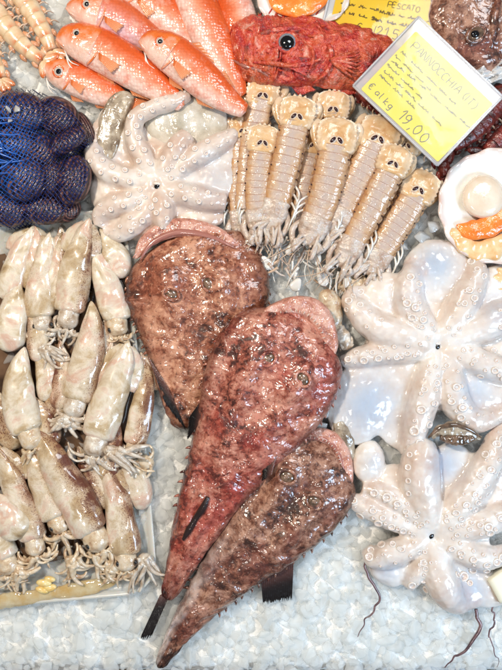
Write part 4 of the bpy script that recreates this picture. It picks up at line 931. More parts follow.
def mantis(label, path, w, z=14, head=True, flare=1.0, tail=True, legs=True):
    """path from the tail plate down to the head."""
    zz = z if np.iterable(z) else [z] * len(path)
    t = Thing('mantis_shrimp', label, 'mantis shrimp', *path[len(path) // 2], 0, 'mantis shrimps piled tails up')
    A = crom([(x, y, q) for (x, y), q in zip(path, zz)], 80)
    L = np.r_[0, np.cumsum(np.linalg.norm(np.diff(A[:, :2], axis=0), axis=1))]; T = L[-1]
    tl = 0.98 * w * 1.3      # tail plate length
    if tail:
        x, y, zq, tx, ty = frame_at(A, L, tl * 0.45)
        nx_, ny_ = -ty, tx
        def P(a, b): return (x + tx * a + nx_ * b, y + ty * a + ny_ * b)
        st = [(*P(-w * 0.9, 0), zq + 1, w * .60, 2.2, 2), (*P(-w * 0.6, 0), zq + 2, w * .95, 4, 2.5), (*P(0, 0), zq + 2, w * 1.05, 4.4, 3), (*P(w * .55, 0), zq + 2, w * 1.0, 6.0, 3), (*P(w * 0.98, 0), zq + 1, w * .90, 6.5, 3)]
        V, F, U, La, Z = loft(st, ns=26, nt=26, e=2.3, ends=(0.14, 0.06), disp=lambda u, lx, lz, X, Y: (0.9 * math.sin(u * 46) * abs(lx)**6 * (1 if lx > 0 else -1), (1.3 * math.exp(-(lx / 0.08)**2) + 1.5 * math.cos(lx * 19) * (1.1 - u) + 1.2 * noise.noise(Vector((u * 7, lx * 5, X * .1)))) if lz > 0 else 0))
        te = t.part('tail_plate', V, F, MT['mantis_tail'], 0.8 * np.clip(np.abs(La) * 2 - 1.2, 0, 1) + 0.6 * np.clip(0.25 - U, 0, 1) * 3, La)
        for k in range(7):
            q = (k - 3) / 3.0; bx, by = P(-w * (0.90 - 0.45 * q * q), q * w * 0.88); ex, ey = P(-w * (1.06 - 0.46 * q * q), q * w * 0.97)
            v, f = tube([(bx, by, zq + 2), (ex, ey, zq + 1)], [2.2, 0.5], n=4, nt=6); t.part('spine', v, f, MT['mantis_tail'], [0.8] * len(v), parent=te)
        for s in (-1, 1):
            cx_, cy_ = P(w * 0.26, s * w * 0.18); ztop = zq + 8.0
            v, f = ball((cx_, cy_, ztop - 1.2), (w * .25, w * .18, 2.3), math.atan2(ty, tx) + s * .7, 12, 8); sp = t.part('eye_spot_rim', v, f, MT['spot_rim'], parent=te)
            v, f = ball((cx_ + 0.1, cy_, ztop - 0.3), (w * .20, w * .11, 2.1), math.atan2(ty, tx) + s * .7, 12, 8); t.part('eye_spot', v, f, MT['spot'], parent=te)
        for s in (-1, 1):   # side paddles of the tail
            b0 = P(w * 0.95, s * w * 0.72)
            for (an, ln, wd, dz) in ((0.26, 1.75, .36, -2), (0.46, 1.45, .30, -4)):
                ca, sa = math.cos(an * flare), math.sin(an * flare)
                dxy = (-tx * ca + nx_ * s * sa, -ty * ca + ny_ * s * sa)
                st = [(b0[0] + dxy[0] * w * q, b0[1] + dxy[1] * w * q, zq + dz, w * wd * k, 1.6, 1.5) for q, k in ((0, .5), (.35 * ln, .95), (.75 * ln, 1.0), (ln, .5))]
                V, F, U, La, Z = loft(st, ns=14, nt=14, ends=(.1, .2)); u_ = t.part('uropod', V, F, MT['mantis_tail'], 0.9 * np.clip(U * 2 - 0.9, 0, 1))
    # body rings
    n = 9; hs = T * 0.76 if head else T
    edges = np.linspace(tl * 0.98, hs, n + 1)
    for k in range(n):
        s0, s1 = edges[k] - 1.0, edges[k + 1] + 1.0
        st = []
        for q in np.linspace(0, 1, 5):
            x, y, zq, tx, ty = frame_at(A, L, s0 + (s1 - s0) * q); prog = (k + q) / n
            ww = w * (0.90 - 0.10 * (1 - prog)**3 - 0.14 * prog**1.5) * (1.045 - 0.075 * q)
            st.append((x, y, zq, ww, ww * 0.56 + 0.7 * (1 - q), ww * 0.5))
        V, F, U, La, Z = loft(st, ns=9, nt=22, e=2.3, disp=lambda u, lx, lz, X, Y: (0, 0.8 * math.cos(lx * 16) * 0.5 if lz > 0.1 else 0))
        sg = t.part('shell_ring', V, F, MT['mantis'], np.where(U < 0.12, 0.6, 0.0) * (Z > -0.3) + 0.35 * (np.abs(La) > 0.96), La)
        for s in (-1, 1):   # pointed side plates
            x, y, zq, tx, ty = frame_at(A, L, s1 - 3); px_, py_ = x - ty * s * ww * .88, y + tx * s * ww * .88
            v, f = tube([(px_ + tx * 3, py_ + ty * 3, zq - 1), (px_ - tx * 2 - ty * s * 1.5, py_ - ty * 2 + tx * s * 1.5, zq - 1), (px_ - tx * 6 - ty * s * 1.2, py_ - ty * 6 + tx * s * 1.2, zq - 2)], [2.4, 2.6, .5], n=8, nt=7, flat=.6); t.part('side_plate', v, f, MT['mantis'], [.12] * len(v), [.9] * len(v), parent=sg)
        if k in (1, 3, 5, 6):
            for s in (-1, 1):
                x, y, zq, tx, ty = frame_at(A, L, s0 + 2); v, f = ball((x - ty * s * w * .8, y + tx * s * w * .8, zq + w * .28), (0.9, 0.9, 0.9), 0, 8, 6); t.part('dark_dot', v, f, MT['spot'], parent=sg)
    if head:
        x, y, zq, tx, ty = frame_at(A, L, hs); nx_, ny_ = -ty, tx
        def P(a, b): return (x + tx * a + nx_ * b, y + ty * a + ny_ * b)
        hl = T - hs
        st = [(*P(-2, 0), zq + 1, w * .80, w * .52, w * .4), (*P(hl * .3, 0), zq + 1, w * .80, w * .42, w * .4), (*P(hl * .65, 0), zq, w * .66, w * .36, w * .35), (*P(hl * .85, 0), zq, w * .44, w * .28, w * .3), (*P(hl * 1.0, 0), zq, w * .16, w * .2, w * .2)]
        V, F, U, La, Z = loft(st, ns=22, nt=22, e=2.4, ends=(.06, .1), disp=lambda u, lx, lz, X, Y: (1.2 * noise.noise(Vector((u * 8, lx * 3, X))), (-2.6 * math.exp(-((abs(lx) - .42) / .1)**2) - 1.8 * math.exp(-((u - .55) / .05)**2) + 1.5 * noise.noise(Vector((u * 9, lx * 5, Y)))) if lz > 0 else 0))
        hd = t.part('carapace', V, F, MT['mantis_limb'])
        for s in (-1, 1):
            v, f = ball((*P(hl * .98, s * w * .2), zq + 2), (2.6, 1.9, 1.9), math.atan2(ty, tx)); e_ = t.part('eye', v, f, MT['mantis_limb']); v, f = ball((*P(hl * 1.02, s * w * .22), zq + 3), (1.3, 1.0, 1.0)); t.part('pupil', v, f, MT['pupil'], parent=e_)
            # raptorial claw, folded beside the head
            c = [(*P(hl * .25, s * w * .72), zq - 1), (*P(hl * .65, s * w * .98), zq), (*P(hl * 1.1, s * w * .62), zq + 1), (*P(hl * .72, s * w * .55), zq + 3)]
            v, f = tube(c, [2.4, 3.4, 2.6, 1.0], n=20, nt=8, flat=.8); t.part('claw', v, f, MT['mantis_limb'])
            st = [(*P(hl * .95, s * w * .45), zq - 1, 1.5, 1, 1), (*P(hl * 1.22, s * w * .72), zq - 1, 3.8, 1.2, 1), (*P(hl * 1.5, s * w * .85), zq - 2, 2.4, 1, 1)]
            V, F, *_ = loft(st, ns=12, nt=10, ends=(.1, .25)); t.part('antenna_scale', V, F, MT['paddle'])
            for k in range(4):   # mouthparts
                b0 = P(hl * rng.uniform(.5, .9), s * w * rng.uniform(.1, .6)); b1 = P(hl * rng.uniform(.9, 1.3), s * w * rng.uniform(.1, .9)); b2 = P(hl * rng.uniform(1.0, 1.5), s * w * rng.uniform(-.1, .8))
                v, f = tube([(*b0, zq + w * .3), (*b1, zq + w * .3), (*b2, zq - 1)], [1.6, 2.2, .8], n=12, nt=7, flat=.7); t.part('mouthpart', v, f, MT['mantis_limb'])
            for k in range(3):
                a0 = P(hl * .95, s * w * (.15 + .1 * k)); a1 = P(hl * 1.5, s * w * (.4 + .4 * k) + rng.uniform(-3, 3)); a2 = P(hl * (1.9 + .3 * rng.random()), s * w * (.6 + .7 * k) + rng.uniform(-8, 8))
                v, f = tube([(*a0, zq), (*a1, zq + rng.uniform(-2, 5)), (*a2, max(5, zq - 5))], [.6, .45, .2], n=14, nt=5); t.part('antenna', v, f, MT['whisker'])
        if legs:
            for s in (-1, 1):
                for k in range(3):
                    q = hs * (0.80 + .08 * k); x_, y_, z_, tx_, ty_ = frame_at(A, L, q)
                    b = (x_ - ty_ * s * w * .75, y_ + tx_ * s * w * .75)
                    c1 = (b[0] - ty_ * s * w * .4 + tx_ * w * .5, b[1] + tx_ * s * w * .4 + ty_ * w * .5); c2 = (c1[0] + tx_ * w * .9 + rng.uniform(-2, 2), c1[1] + ty_ * w * .9)
                    v, f = tube([(*b, z_ - 2), (*c1, z_ + 1), (*c2, z_ - 3)], [1.3, 1.1, .5], n=12, nt=6); t.part('leg', v, f, MT['paddle'])
    return t

mantis('mantis shrimp with the highest fan-shaped tail, against the red spiny fish', [(264, 82), (262, 98), (257, 118), (252, 150), (249, 180), (246, 210)], 16, 13, head=False, flare=1.7)
mantis('mantis shrimp at the left edge of the pile, touching the white octopus', [(244, 120), (243, 136), (241, 160), (239, 190), (240, 216), (244, 240)], 13, 10)
mantis('mantis shrimp with tail spots partly hidden, second from the left edge of the pile', [(316, 134), (313, 152), (308, 176), (304, 198), (301, 214), (298, 228)], 14, 11, head=False)
mantis('small-tailed mantis shrimp peeping out under the lower corner of the sign', [(408, 134), (405, 148), (399, 166), (390, 184), (382, 200)], 14, 10, head=False, flare=.9)
mantis('mantis shrimp whose tail stands behind the middle one, below the spiny fish', [(334, 96), (333, 110), (334, 126), (332, 150), (328, 176)], 16, 13, head=False, flare=.8)
mantis('short mantis shrimp in front of the highest fan tail', [(264, 130), (262, 146), (259, 170), (257, 195), (258, 218), (258, 236)], 15.5, [20, 20, 19, 18, 17, 16])
mantis('straight mantis shrimp with bold tail spots, just right of the highest fan tail', [(299, 102), (296, 120), (290, 146), (283, 175), (276, 204), (266, 232)], 17.5, [26, 25, 24, 22, 19, 16])
mantis('rightmost mantis shrimp, lying next to the cream octopus', [(424, 176), (418, 190), (406, 210), (393, 230), (380, 252), (368, 276)], 18, [18, 17, 16, 15, 14, 12], flare=.7)
mantis('wide-tailed mantis shrimp touching the lower left edge of the sign', [(383, 123), (377, 140), (367, 162), (354, 186), (341, 210), (328, 236)], 20, [24, 23, 22, 20, 18, 15], flare=.7)
mantis('middle mantis shrimp, longest and straightest in front of the pile', [(338, 124), (336, 142), (331, 168), (325, 194), (317, 218), (306, 246)], 19.5, [32, 31, 29, 27, 23, 18], flare=.8)
mantis('glossy ridged mantis shrimp second from the right', [(398, 151), (391, 168), (379, 192), (367, 216), (354, 240), (340, 268)], 16.5, [30, 29, 27, 24, 20, 15], flare=.75)
# pale legs and feelers heaped below the pile
g = Geo()
t = Thing('shrimp_legs', 'pale tangle of shrimp legs and feelers below the pile', 'shrimp legs', 300, 262, 0)
for k in range(75):
    x = rng.uniform(238, 352); y = 226 + rng.uniform(0, 42) + (x - 240) * 0.16; a = rng.uniform(0.7, 2.6)
    P, R = curl(x, y, rng.uniform(7, 17), a, rng.uniform(16, 36), rng.uniform(-1.2, 1.2), rng.uniform(.7, 1.9), drop=4, seed=rng.uniform(0, 99), n=5)
    v, f = tube(P, R, n=10, nt=5); t.part('leg', v, f, MT['paddle'] if rng.random() < .45 else MT['mantis_limb'] if rng.random() < .7 else MT['whisker'])
for (x, y, an, ln) in ((318, 266, 1.2, 22), (262, 256, 1.0, 16), (300, 278, 2.1, 15)):
    st = [(x + math.cos(an) * ln * q, y + math.sin(an) * ln * q, 14, 6.0 * k, 1.4, 1.2) for q, k in ((0, .3), (.4, .8), (.75, 1.0), (1, .55))]
    V, F, *_ = loft(st, ns=14, nt=12, ends=(.1, .25)); t.part('paddle', V, F, MT['paddle'])

# ================================================================== PRAWNS
def prawn(name, label, cat, path, w, z, mat, group=None, band=True, feelers=4, fan=True, wmat=None, n=7):
    t = Thing(name, label, cat, *path[len(path) // 2], 0, group)
    A = crom([(x, y, z) for x, y in path], 60); L = np.r_[0, np.cumsum(np.linalg.norm(np.diff(A[:, :2], axis=0), axis=1))]; T = L[-1]
    ed = np.linspace(0, T, n + 1)
    for k in range(n):
        st = []
        for q in np.linspace(0, 1, 5):
            x, y, zq, tx, ty = frame_at(A, L, ed[k] - 1 + (ed[k + 1] - ed[k] + 2.5) * q); pr = (k + q) / n
            ww = w * (1.0 - 0.5 * pr**1.6) * (1.03 - 0.06 * q); st.append((x, y, zq, ww, ww * .85, ww * .7))
        for s_ in (-1, 1):
            a = st[3]; x, y, zq, tx, ty = frame_at(A, L, ed[k + 1] - 2); px_, py_ = x - ty * s_ * a[3] * .9, y + tx * s_ * a[3] * .9
            v, f = tube([(px_ - tx * 4, py_ - ty * 4, zq), (px_ - ty * s_ * 2, py_ + tx * s_ * 2, zq - 1), (px_ + tx * 5 - ty * s_ * 3, py_ + ty * 5 + tx * s_ * 3, zq - 3)], [3, 3, .5], n=10, nt=7, flat=.6); t.part('side_plate', v, f, mat, [.6] * len(v), [0] * len(v))
        V, F, U, La, Z = loft(st, ns=8, nt=18, e=2.1, disp=lambda u, lx, lz, X, Y: (0, .8 * noise.noise(Vector((X * .3, Y * .3, lx * 3))))); t.part('shell_ring', V, F, mat, (np.clip((U - .45) * 3, 0, 1) * np.clip(1.2 - abs(La), 0, 1) if band else np.zeros(len(U))), La)
    if fan:
        x, y, zq, tx, ty = frame_at(A, L, T)
        for q in (-.9, -.45, 0, .45, .9):
            a = math.atan2(ty, tx) + q; ln = w * 1.5
            st = [(x + math.cos(a) * ln * k, y + math.sin(a) * ln * k, zq - 1 + abs(q), w * .33 * m_, 1.6, 1.5) for k, m_ in ((0, .5), (.5, 1), (1, .55))]
            V, F, U, La, Z = loft(st, ns=10, nt=10, ends=(.1, .2)); t.part('tail_fan', V, F, mat, np.clip(U * 1.4 - .2, 0, 1))
    x, y, zq, tx, ty = frame_at(A, L, 0)
    for k in range(feelers):
        P, R = curl(x, y, zq + 4, math.atan2(-ty, -tx) + rng.uniform(-1.2, 1.2), rng.uniform(25, 60), rng.uniform(-1.5, 1.5), .9, drop=3, seed=rng.uniform(0, 99)); v, f = tube(P, R, n=20, nt=5); t.part('feeler', v, f, wmat or MT['whisker'])
    for k in range(6):
        s = T * (.1 + .12 * k); x, y, zq, tx, ty = frame_at(A, L, s)
        for sd in (-1, 1):
            v, f = tube([(x - ty * sd * w * .7, y + tx * sd * w * .7, zq - 1), (x - ty * sd * w * 1.2, y + tx * sd * w * 1.2, zq), (x - ty * sd * w * 1.5 + tx * 5, y + tx * sd * w * 1.5 + ty * 5, zq - 4)], [1.0, .9, .3], n=8, nt=5); t.part('leg', v, f, wmat or MT['whisker'])
    return t
G = 'banded prawns in the upper left corner'
prawn('prawn', 'orange-banded prawn in the corner, nearest the red mullets', 'prawn', [(8, -22), (22, -4), (36, 18), (46, 36), (52, 50)], 12, 14, MT['prawn'], G)
prawn('prawn', 'orange-banded prawn in the corner with its tail on the bare ice', 'prawn', [(-22, -8), (-6, 12), (12, 34), (28, 50), (42, 60)], 12.5, 15, MT['prawn'], G)
prawn('prawn', 'banded prawn cut off by the left edge above the blue net', 'prawn', [(-40, 30), (-22, 46), (-8, 58), (-1, 70), (1, 78)], 11, 12, MT['prawn'], G)
G = 'dark red prawns under the signs'
prawn('dark_prawn', 'dark red prawn in the shade right of the sign, above the scallop', 'prawn', [(505, 92), (492, 108), (480, 124), (466, 138), (452, 146)], 13, 10, MT['dark_prawn'], G, band=False, feelers=6)
prawn('dark_prawn', 'dark red whiskered prawn cut off by the right edge above the scallop', 'prawn', [(545, 112), (524, 122), (508, 132), (496, 142), (486, 152)], 13, 12, MT['dark_prawn'], G, band=False, feelers=7)
prawn('dark_prawn', 'brown prawn under the lower corner of the sign', 'prawn', [(400, 96), (414, 116), (428, 138), (440, 158), (446, 176)], 11, 8, MT['dark_prawn'], G, band=False, feelers=7)
prawn('dark_prawn', 'reddish prawn between the spiny fish and the tail of the mantis shrimp', 'prawn', [(352, 84), (362, 92), (374, 100), (386, 108), (398, 116)], 9, 8, MT['dark_prawn'], G, band=False, feelers=5)
MT['blue_iris'] = plain('blue_grey_iris', (0.20, 0.25, 0.30), 0.15, 1.0)
# ================================================================== RED MULLETS, SPINY FISH
def side_fish(name, label, cat, path, w, z, mat, headmat, dorsal=1, eye_r=4.6, eye_pos=(0.14, 0.38), group=None, tail=True, pect=True, prof=None, th=0.55, eye_mats=('iris', 'pupil'), spiny=False, finmat=None, barbel=True, pup=.62):
    """A fish lying on its side: path from snout to tail root; dorsal = +1/-1 picks the side of the back."""
    t = Thing(name, label, cat, *path[len(path) // 2], 0, group)
    n = len(path); zz = z if np.iterable(z) else [z] * n
    prof = prof or [0.26, 0.66, 0.92, 1.0, 0.98, 0.90, 0.74, 0.52, 0.34]
    ws = np.interp(np.linspace(0, 1, n), np.linspace(0, 1, len(prof)), prof) * w
    st = [(x, y, q, k, k * th, k * th * .8) for (x, y), q, k in zip(path, zz, ws)]
    sd = rng.uniform(0, 50)
    rough_amt = 4.2 if spiny else 0.5
    def disp(u, lx, lz, x, y): return rough_amt * 0.5 * noise.noise(Vector((u * 16, lx * 3, sd))), rough_amt * (noise.noise(Vector((u * 13, lx * 3, sd))) + .6 * noise.noise(Vector((u * 34, lx * 8, sd)))) if lz > 0 else 0
    V, F, U, La, Z = loft(st, ns=80, nt=34, e=2.1, ends=(.05, .02), disp=disp)
    body = t.part('body', V, F, mat, U, La * dorsal)
    A = crom(st, 120); L = np.r_[0, np.cumsum(np.linalg.norm(np.diff(A[:, :2], axis=0), axis=1))]; T = L[-1]
    def P(u, b):
        x, y, zq, tx, ty = frame_at(A, L, u * T); hw = np.interp(u * T, L, A[:, 3])
        return x - ty * dorsal * b * hw, y + tx * dorsal * b * hw, zq, hw, tx, ty
    def top(u, b):
        x, y, zq, hw, *_ = P(u, b); return x, y, zq + hw * th * math.sqrt(max(0, 1 - b * b))
    # head shield with gill cover edge
    gx = []
    for b in np.linspace(-.92, .80, 14): x, y, q = top(.27 + .035 * (1 - b * b), b); gx.append((x, y, q - .1))
    V2, F2, U2, L2, Z2 = loft([s for s in [tuple(r[:3]) + (r[3] * 1.012, r[4] * 1.05 + .4, r[5] * 1.0) for r in A[:37:4]]], ns=30, nt=30, e=2.1, ends=(.17, .05), disp=disp)
    hd = t.part('head', V2, F2, headmat, U2, L2 * dorsal)
    v, f = tube(gx, [.4] + [.95] * 12 + [.4], n=30, nt=6, flat=.7); t.part('gill_cover', v, f, headmat, [0] * len(v), [0.2] * len(v), parent=hd)
    x, y, q = top(*eye_pos)
    R = [(x + eye_r * 1.05 * math.cos(a), y + eye_r * 1.05 * math.sin(a), q + .8) for a in np.linspace(0, 2 * math.pi, 20)]
    v, f = ball((x, y, q + .2), (eye_r, eye_r, eye_r * .5)); e_ = t.part('eye', v, f, MT[eye_mats[0]])
    v, f = ball((x, y, q + eye_r * .26), (eye_r * pup, eye_r * pup, eye_r * .38)); t.part('pupil', v, f, MT['pupil'], parent=e_)
    v, f = tube(R, [eye_r * .2] * 20, n=36, nt=6); t.part('eyelid', v, f, headmat, [0] * len(v), [1.0] * len(v), parent=e_)
    # mouth line: lips at the snout
    a0, a1 = P(0.005, -.2), P(.075, -.72); v, f = tube([(a0[0], a0[1], a0[2] + 2), ((a0[0] + a1[0]) / 2, (a0[1] + a1[1]) / 2, a0[2] + w * .18), (a1[0], a1[1], a1[2] + w * .18)], [1.6, 1.9, .8], n=12, nt=7); t.part('lip', v, f, headmat, [0] * len(v), [-.2] * len(v), parent=hd)
    fm = finmat or MT['orange_fin']
    if barbel:
        for k in range(2):
            b0 = P(.06 + .01 * k, -.95); b1 = P(.14, -1.25 - .2 * k); b2 = P(.22, -1.15 - .3 * k); v, f = tube([b0[:3], b1[:3], b2[:3]], [.9, .8, .3], n=12, nt=5); t.part('barbel', v, f, MT['sucker'])
    if pect:
        b0, b1 = P(.31, -.12), P(.335, -.42); t0, t1 = P(.50, -.15), P(.47, -.72); q = max(b0[2] + b0[3] * th, 0) + .6
        v, f, mk = fin([b0[:2], b1[:2]], [t0[:2], t1[:2]], q, 1.1, rays=7, rows=6, rag=.1, wave=.9, lift=-1); t.part('pectoral_fin', v, f, fm, mk)
    # fins along the back and belly
    for (u0, u1, sgn, hgt, nm) in ((.33, .52, 1, .34, 'dorsal_fin'), (.62, .76, 1, .28, 'dorsal_fin'), (.36, .48, -1, .32, 'pelvic_fin'), (.62, .74, -1, .26, 'anal_fin')):
        if spiny and sgn > 0: continue
        B = [P(u, sgn * .93)[:2] for u in np.linspace(u0, u1, 5)]; Tt = [P(min(.99, u + .06), sgn * (.98 + hgt * (1 - .6 * q)))[:2] for u, q in zip(np.linspace(u0, u1, 5), np.linspace(0, 1, 5))]
        v, f, mk = fin(B, Tt, P(u0, 0)[2] - 1, 1.2, rays=6, rows=5, rag=.12, lift=-2); t.part(nm, v, f, fm, mk)
    if spiny:
        for k, u in enumerate(np.linspace(.16, .80, 15)):
            b, e2 = P(u, .93), P(min(.99, u + .03), 1.20 + .08 * (k % 3)); v, f = tube([(b[0], b[1], b[2] + 2), (e2[0], e2[1], b[2] + 1)], [2.6, .3], n=6, nt=7); t.part('spine', v, f, mat, [0] * len(v), [1] * len(v))
        B = [P(u, .9)[:2] for u in np.linspace(.18, .85, 9)]; Tt = [P(u, 1.12)[:2] for u in np.linspace(.2, .88, 9)]; v, f, mk = fin(B, Tt, P(.3, 0)[2], 1.6, rays=16, rows=5, rag=.4); t.part('dorsal_fin', v, f, mat, mk, [1] * len(v))
        for k in range(26):
            u, b = rng.uniform(.05, .5), rng.uniform(-.7, .8); x, y, q = top(u, b); v, f = tube([(x, y, q - .5), (x + rng.uniform(-2, 2) + 2, y + rng.uniform(-2, 2), q + rng.uniform(1.5, 3.5))], [1.7, .3], n=5, nt=6); t.part('skin_tab', v, f, mat, [0] * len(v), [1] * len(v), parent=body)
    if tail:
        a, b = P(.985, .9), P(.985, -.9); x, y, zq, tx, ty = frame_at(A, L, T); sp = w * .75
        Tt = [(x + tx * sp * 1.5 - ty * sp, y + ty * sp * 1.5 + tx * sp), (x + tx * sp * .8, y + ty * sp * .8), (x + tx * sp * 1.5 + ty * sp, y + ty * sp * 1.5 - tx * sp)]
        if dorsal < 0: Tt = Tt[::-1]
        v, f, mk = fin([a[:2], ((a[0] + b[0]) / 2, (a[1] + b[1]) / 2), b[:2]], Tt, zq, 1.4, rays=10, rows=8, rag=.08); t.part('tail_fin', v, f, fm, mk)
    return t
G = 'red mullets heaped at the upper left'
MH = MT['mullet_head']
side_fish('red_mullet', 'red mullet hidden behind the others, only its orange back at the top edge', 'red mullet', [(108, -34), (130, -14), (152, 4), (172, 20), (192, 38), (210, 56)], 20, 12, MT['mullet'], MH, -1, group=G)
side_fish('red_mullet', 'lowest red mullet, smallest, its chin resting on the bare ice', 'red mullet', [(43, 66), (58, 72), (78, 80), (100, 90), (118, 98), (134, 104)], 17, 12, MT['mullet'], MH, -1, eye_r=5.2, group=G, eye_pos=(.17, .05))
side_fish('red_mullet', 'red mullet at the top edge with purplish pink flank and eye cut by the frame', 'red mullet', [(66, 7), (84, 9), (104, 13), (126, 23), (152, 40), (180, 58)], 20, 17, MT['mullet_pink'], MH, -1, group=G, eye_pos=(.16, .3))
side_fish('red_mullet', 'red mullet behind the scorpionfish snout, tail beyond the top edge', 'red mullet', [(262, 84), (252, 60), (243, 36), (236, 10), (230, -18), (226, -44)], 20, 12, MT['mullet'], MH, -1, group=G)
side_fish('red_mullet', 'steep red mullet in the middle of the heap, head beyond the top edge', 'red mullet', [(176, -50), (186, -22), (198, 8), (210, 34), (222, 60), (234, 84), (240, 98)], 21, 16, MT['mullet'], MH, -1, group=G, tail=False, pect=False)
side_fish('red_mullet', 'red mullet with pale cheek, second from the bottom of the heap', 'red mullet', [(56, 38), (72, 39), (94, 47), (118, 60), (142, 76), (164, 92), (184, 106)], 21.5, 20, MT['mullet'], MH, -1, group=G, eye_pos=(.13, .38), tail=False)
side_fish('red_mullet', 'topmost red mullet with silvery cheek and whole eye, lying diagonally above the octopus', 'red mullet', [(139, 40), (154, 44), (172, 54), (192, 70), (212, 88), (230, 102), (246, 112)], 20.5, 27, MT['mullet'], MH, -1, group=G, eye_pos=(.155, .28), tail=False)
side_fish('scorpionfish', 'crimson spiny scorpionfish with big pale eye at the top, beside the yellow signs', 'scorpionfish', [(229, 52), (240, 50), (258, 50), (285, 52), (315, 53), (345, 57), (372, 62), (398, 68)], 33, [14, 16, 18, 18, 17, 16, 14, 12], MT['scorpion'], MT['scorpion'], -1, eye_r=9.5, eye_pos=(.34, .28), prof=[.50, .88, 1.0, 1.04, 1.04, 1.02, .98, .92, .80], th=.5, pup=.78, eye_mats=('blue_iris', 'pupil'), spiny=True, finmat=MT['scorpion'], barbel=False, tail=True)
# bony head ridges, gill plate and fin of the scorpionfish
sf = [o for o in bpy.data.objects if o.name == 'scorpionfish'][0]
class _T(Thing):
    def __init__(self, o): self.o = o; self.loc = o.location.copy()
ts = _T(sf)
for pts, r in (([(246, 40, 28), (262, 34, 34), (278, 30, 35), (300, 29, 33), (318, 32, 30)], 2.6), ([(252, 62, 33), (270, 64, 36), (290, 66, 36), (308, 64, 35), (322, 58, 35)], 2.4), ([(318, 36, 32), (328, 46, 35), (331, 60, 35), (326, 74, 32), (314, 82, 27)], 2.2), ([(304, 40, 34), (312, 50, 36), (313, 64, 36), (306, 76, 32)], 1.8)):
    P = [(x + rng.uniform(-1, 1), y + rng.uniform(-1, 1), z) for x, y, z in pts]; v, f = tube(P, [r * .4] + [r] * (len(P) - 2) + [r * .3], n=30, nt=8); ts.part('head_ridge', v, f, MT['scorpion'], [0] * len(v), [0] * len(v))
v, f = tube([(233, 60, 23), (244, 66, 29), (258, 70, 31), (268, 76, 30)], [1.0, 1.9, 1.7, .6], n=24, nt=7); ts.part('mouth', v, f, MT['mouth'], [0] * len(v))
for k in range(7):
    a = -.35 + k * .17; x, y = 330, 60; v, f = tube([(x, y, 36), (x + 16 * math.cos(a), y + 16 * math.sin(a), 37), (x + 30 * math.cos(a), y + 30 * math.sin(a), 33)], [2.0, 1.8, .7], n=12, nt=7); ts.part('fin_ray', v, f, MT['scorpion'], list(np.linspace(0, .5, len(v))), [0] * len(v))
for k in range(16):
    x, y = rng.uniform(240, 330), rng.uniform(26, 80); v, f = tube([(x, y, 32), (x + 4, y + rng.uniform(-2, 2), 38)], [2.0, .3], n=5, nt=6); ts.part('head_spine', v, f, MT['scorpion'], [0] * len(v), [0] * len(v))
# dark fish head at the upper right
t = Thing('fish_head', 'dark brown wet fish head with grey eye behind the signs, upper right corner', 'fish head', 480, 20, 0)
V, F, U, L, Z = loft([(442, 62, 10, 22, 14, 9), (455, 48, 12, 44, 20, 10), (474, 26, 13, 56, 24, 12), (496, -2, 13, 60, 24, 12), (520, -34, 12, 46, 20, 11), (540, -62, 10, 24, 14, 9)], ns=60, nt=40, e=2.2, ends=(.12, .1), disp=lambda u, lx, lz, x, y: (0, (3.6 * noise.noise(Vector((u * 9, lx * 4, 3))) + 1.6 * noise.noise(Vector((u * 24, lx * 9, 3)))) if lz > 0 else 0))
hb = t.part('head', V, F, MT['monk_c'], np.clip(U - .2, 0, .3), [0] * len(L))
v, f = ball((476, 34, 35), (9, 7, 4), -.6); e_ = t.part('eye', v, f, MT['dull_eye']); v, f = ball((475, 34, 38), (4.5, 3.8, 2.4)); t.part('pupil', v, f, MT['pupil'], parent=e_)
R = [(476 + 10.5 * math.cos(a) * .84 + 5 * math.sin(a) * .5, 34 - 10.5 * math.cos(a) * .54 + 8 * math.sin(a) * .8, 35) for a in np.linspace(0, 2 * math.pi, 22)]
v, f = tube(R, [2.2] * 22, n=40, nt=7); t.part('eyelid', v, f, MT['monk_c'], [0] * len(v), [0] * len(v), parent=e_)
v, f = tube([(500, -8, 36), (494, 16, 36), (492, 40, 30), (484, 58, 22), (470, 68, 16)], [3, 5, 5.5, 5, 3], n=30, nt=9); t.part('jaw_fold', v, f, MT['monk_c'], [0] * len(v), [0] * len(v))
# crumpled plastic
V = []; n = 26
for i in range(n):
    for j in range(n):
        x = 470 + 46 * j / (n - 1) + 3 * noise.noise(Vector((i * .3, j * .3, 8))); y = 76 - 20 * j / (n - 1) + 24 * i / (n - 1)
        z = 22 + 6 * noise.noise(Vector((i * .22, j * .22, 1))) + 4 * abs(noise.noise(Vector((i * .55, j * .55, 2))))
        V.append(tuple(Wp(x, y - 8, z)))
nV = len(V); V += [(a, b, c - .8 * S) for a, b, c in V]; g = grid_faces(n, n, 0, False); F = g + [tuple(reversed([k + nV for k in q])) for q in g]
single('plastic_wrap', V, F, MT['foil'], 'scrap of crumpled shiny plastic behind the sign at the right edge', 'plastic', smooth=False)

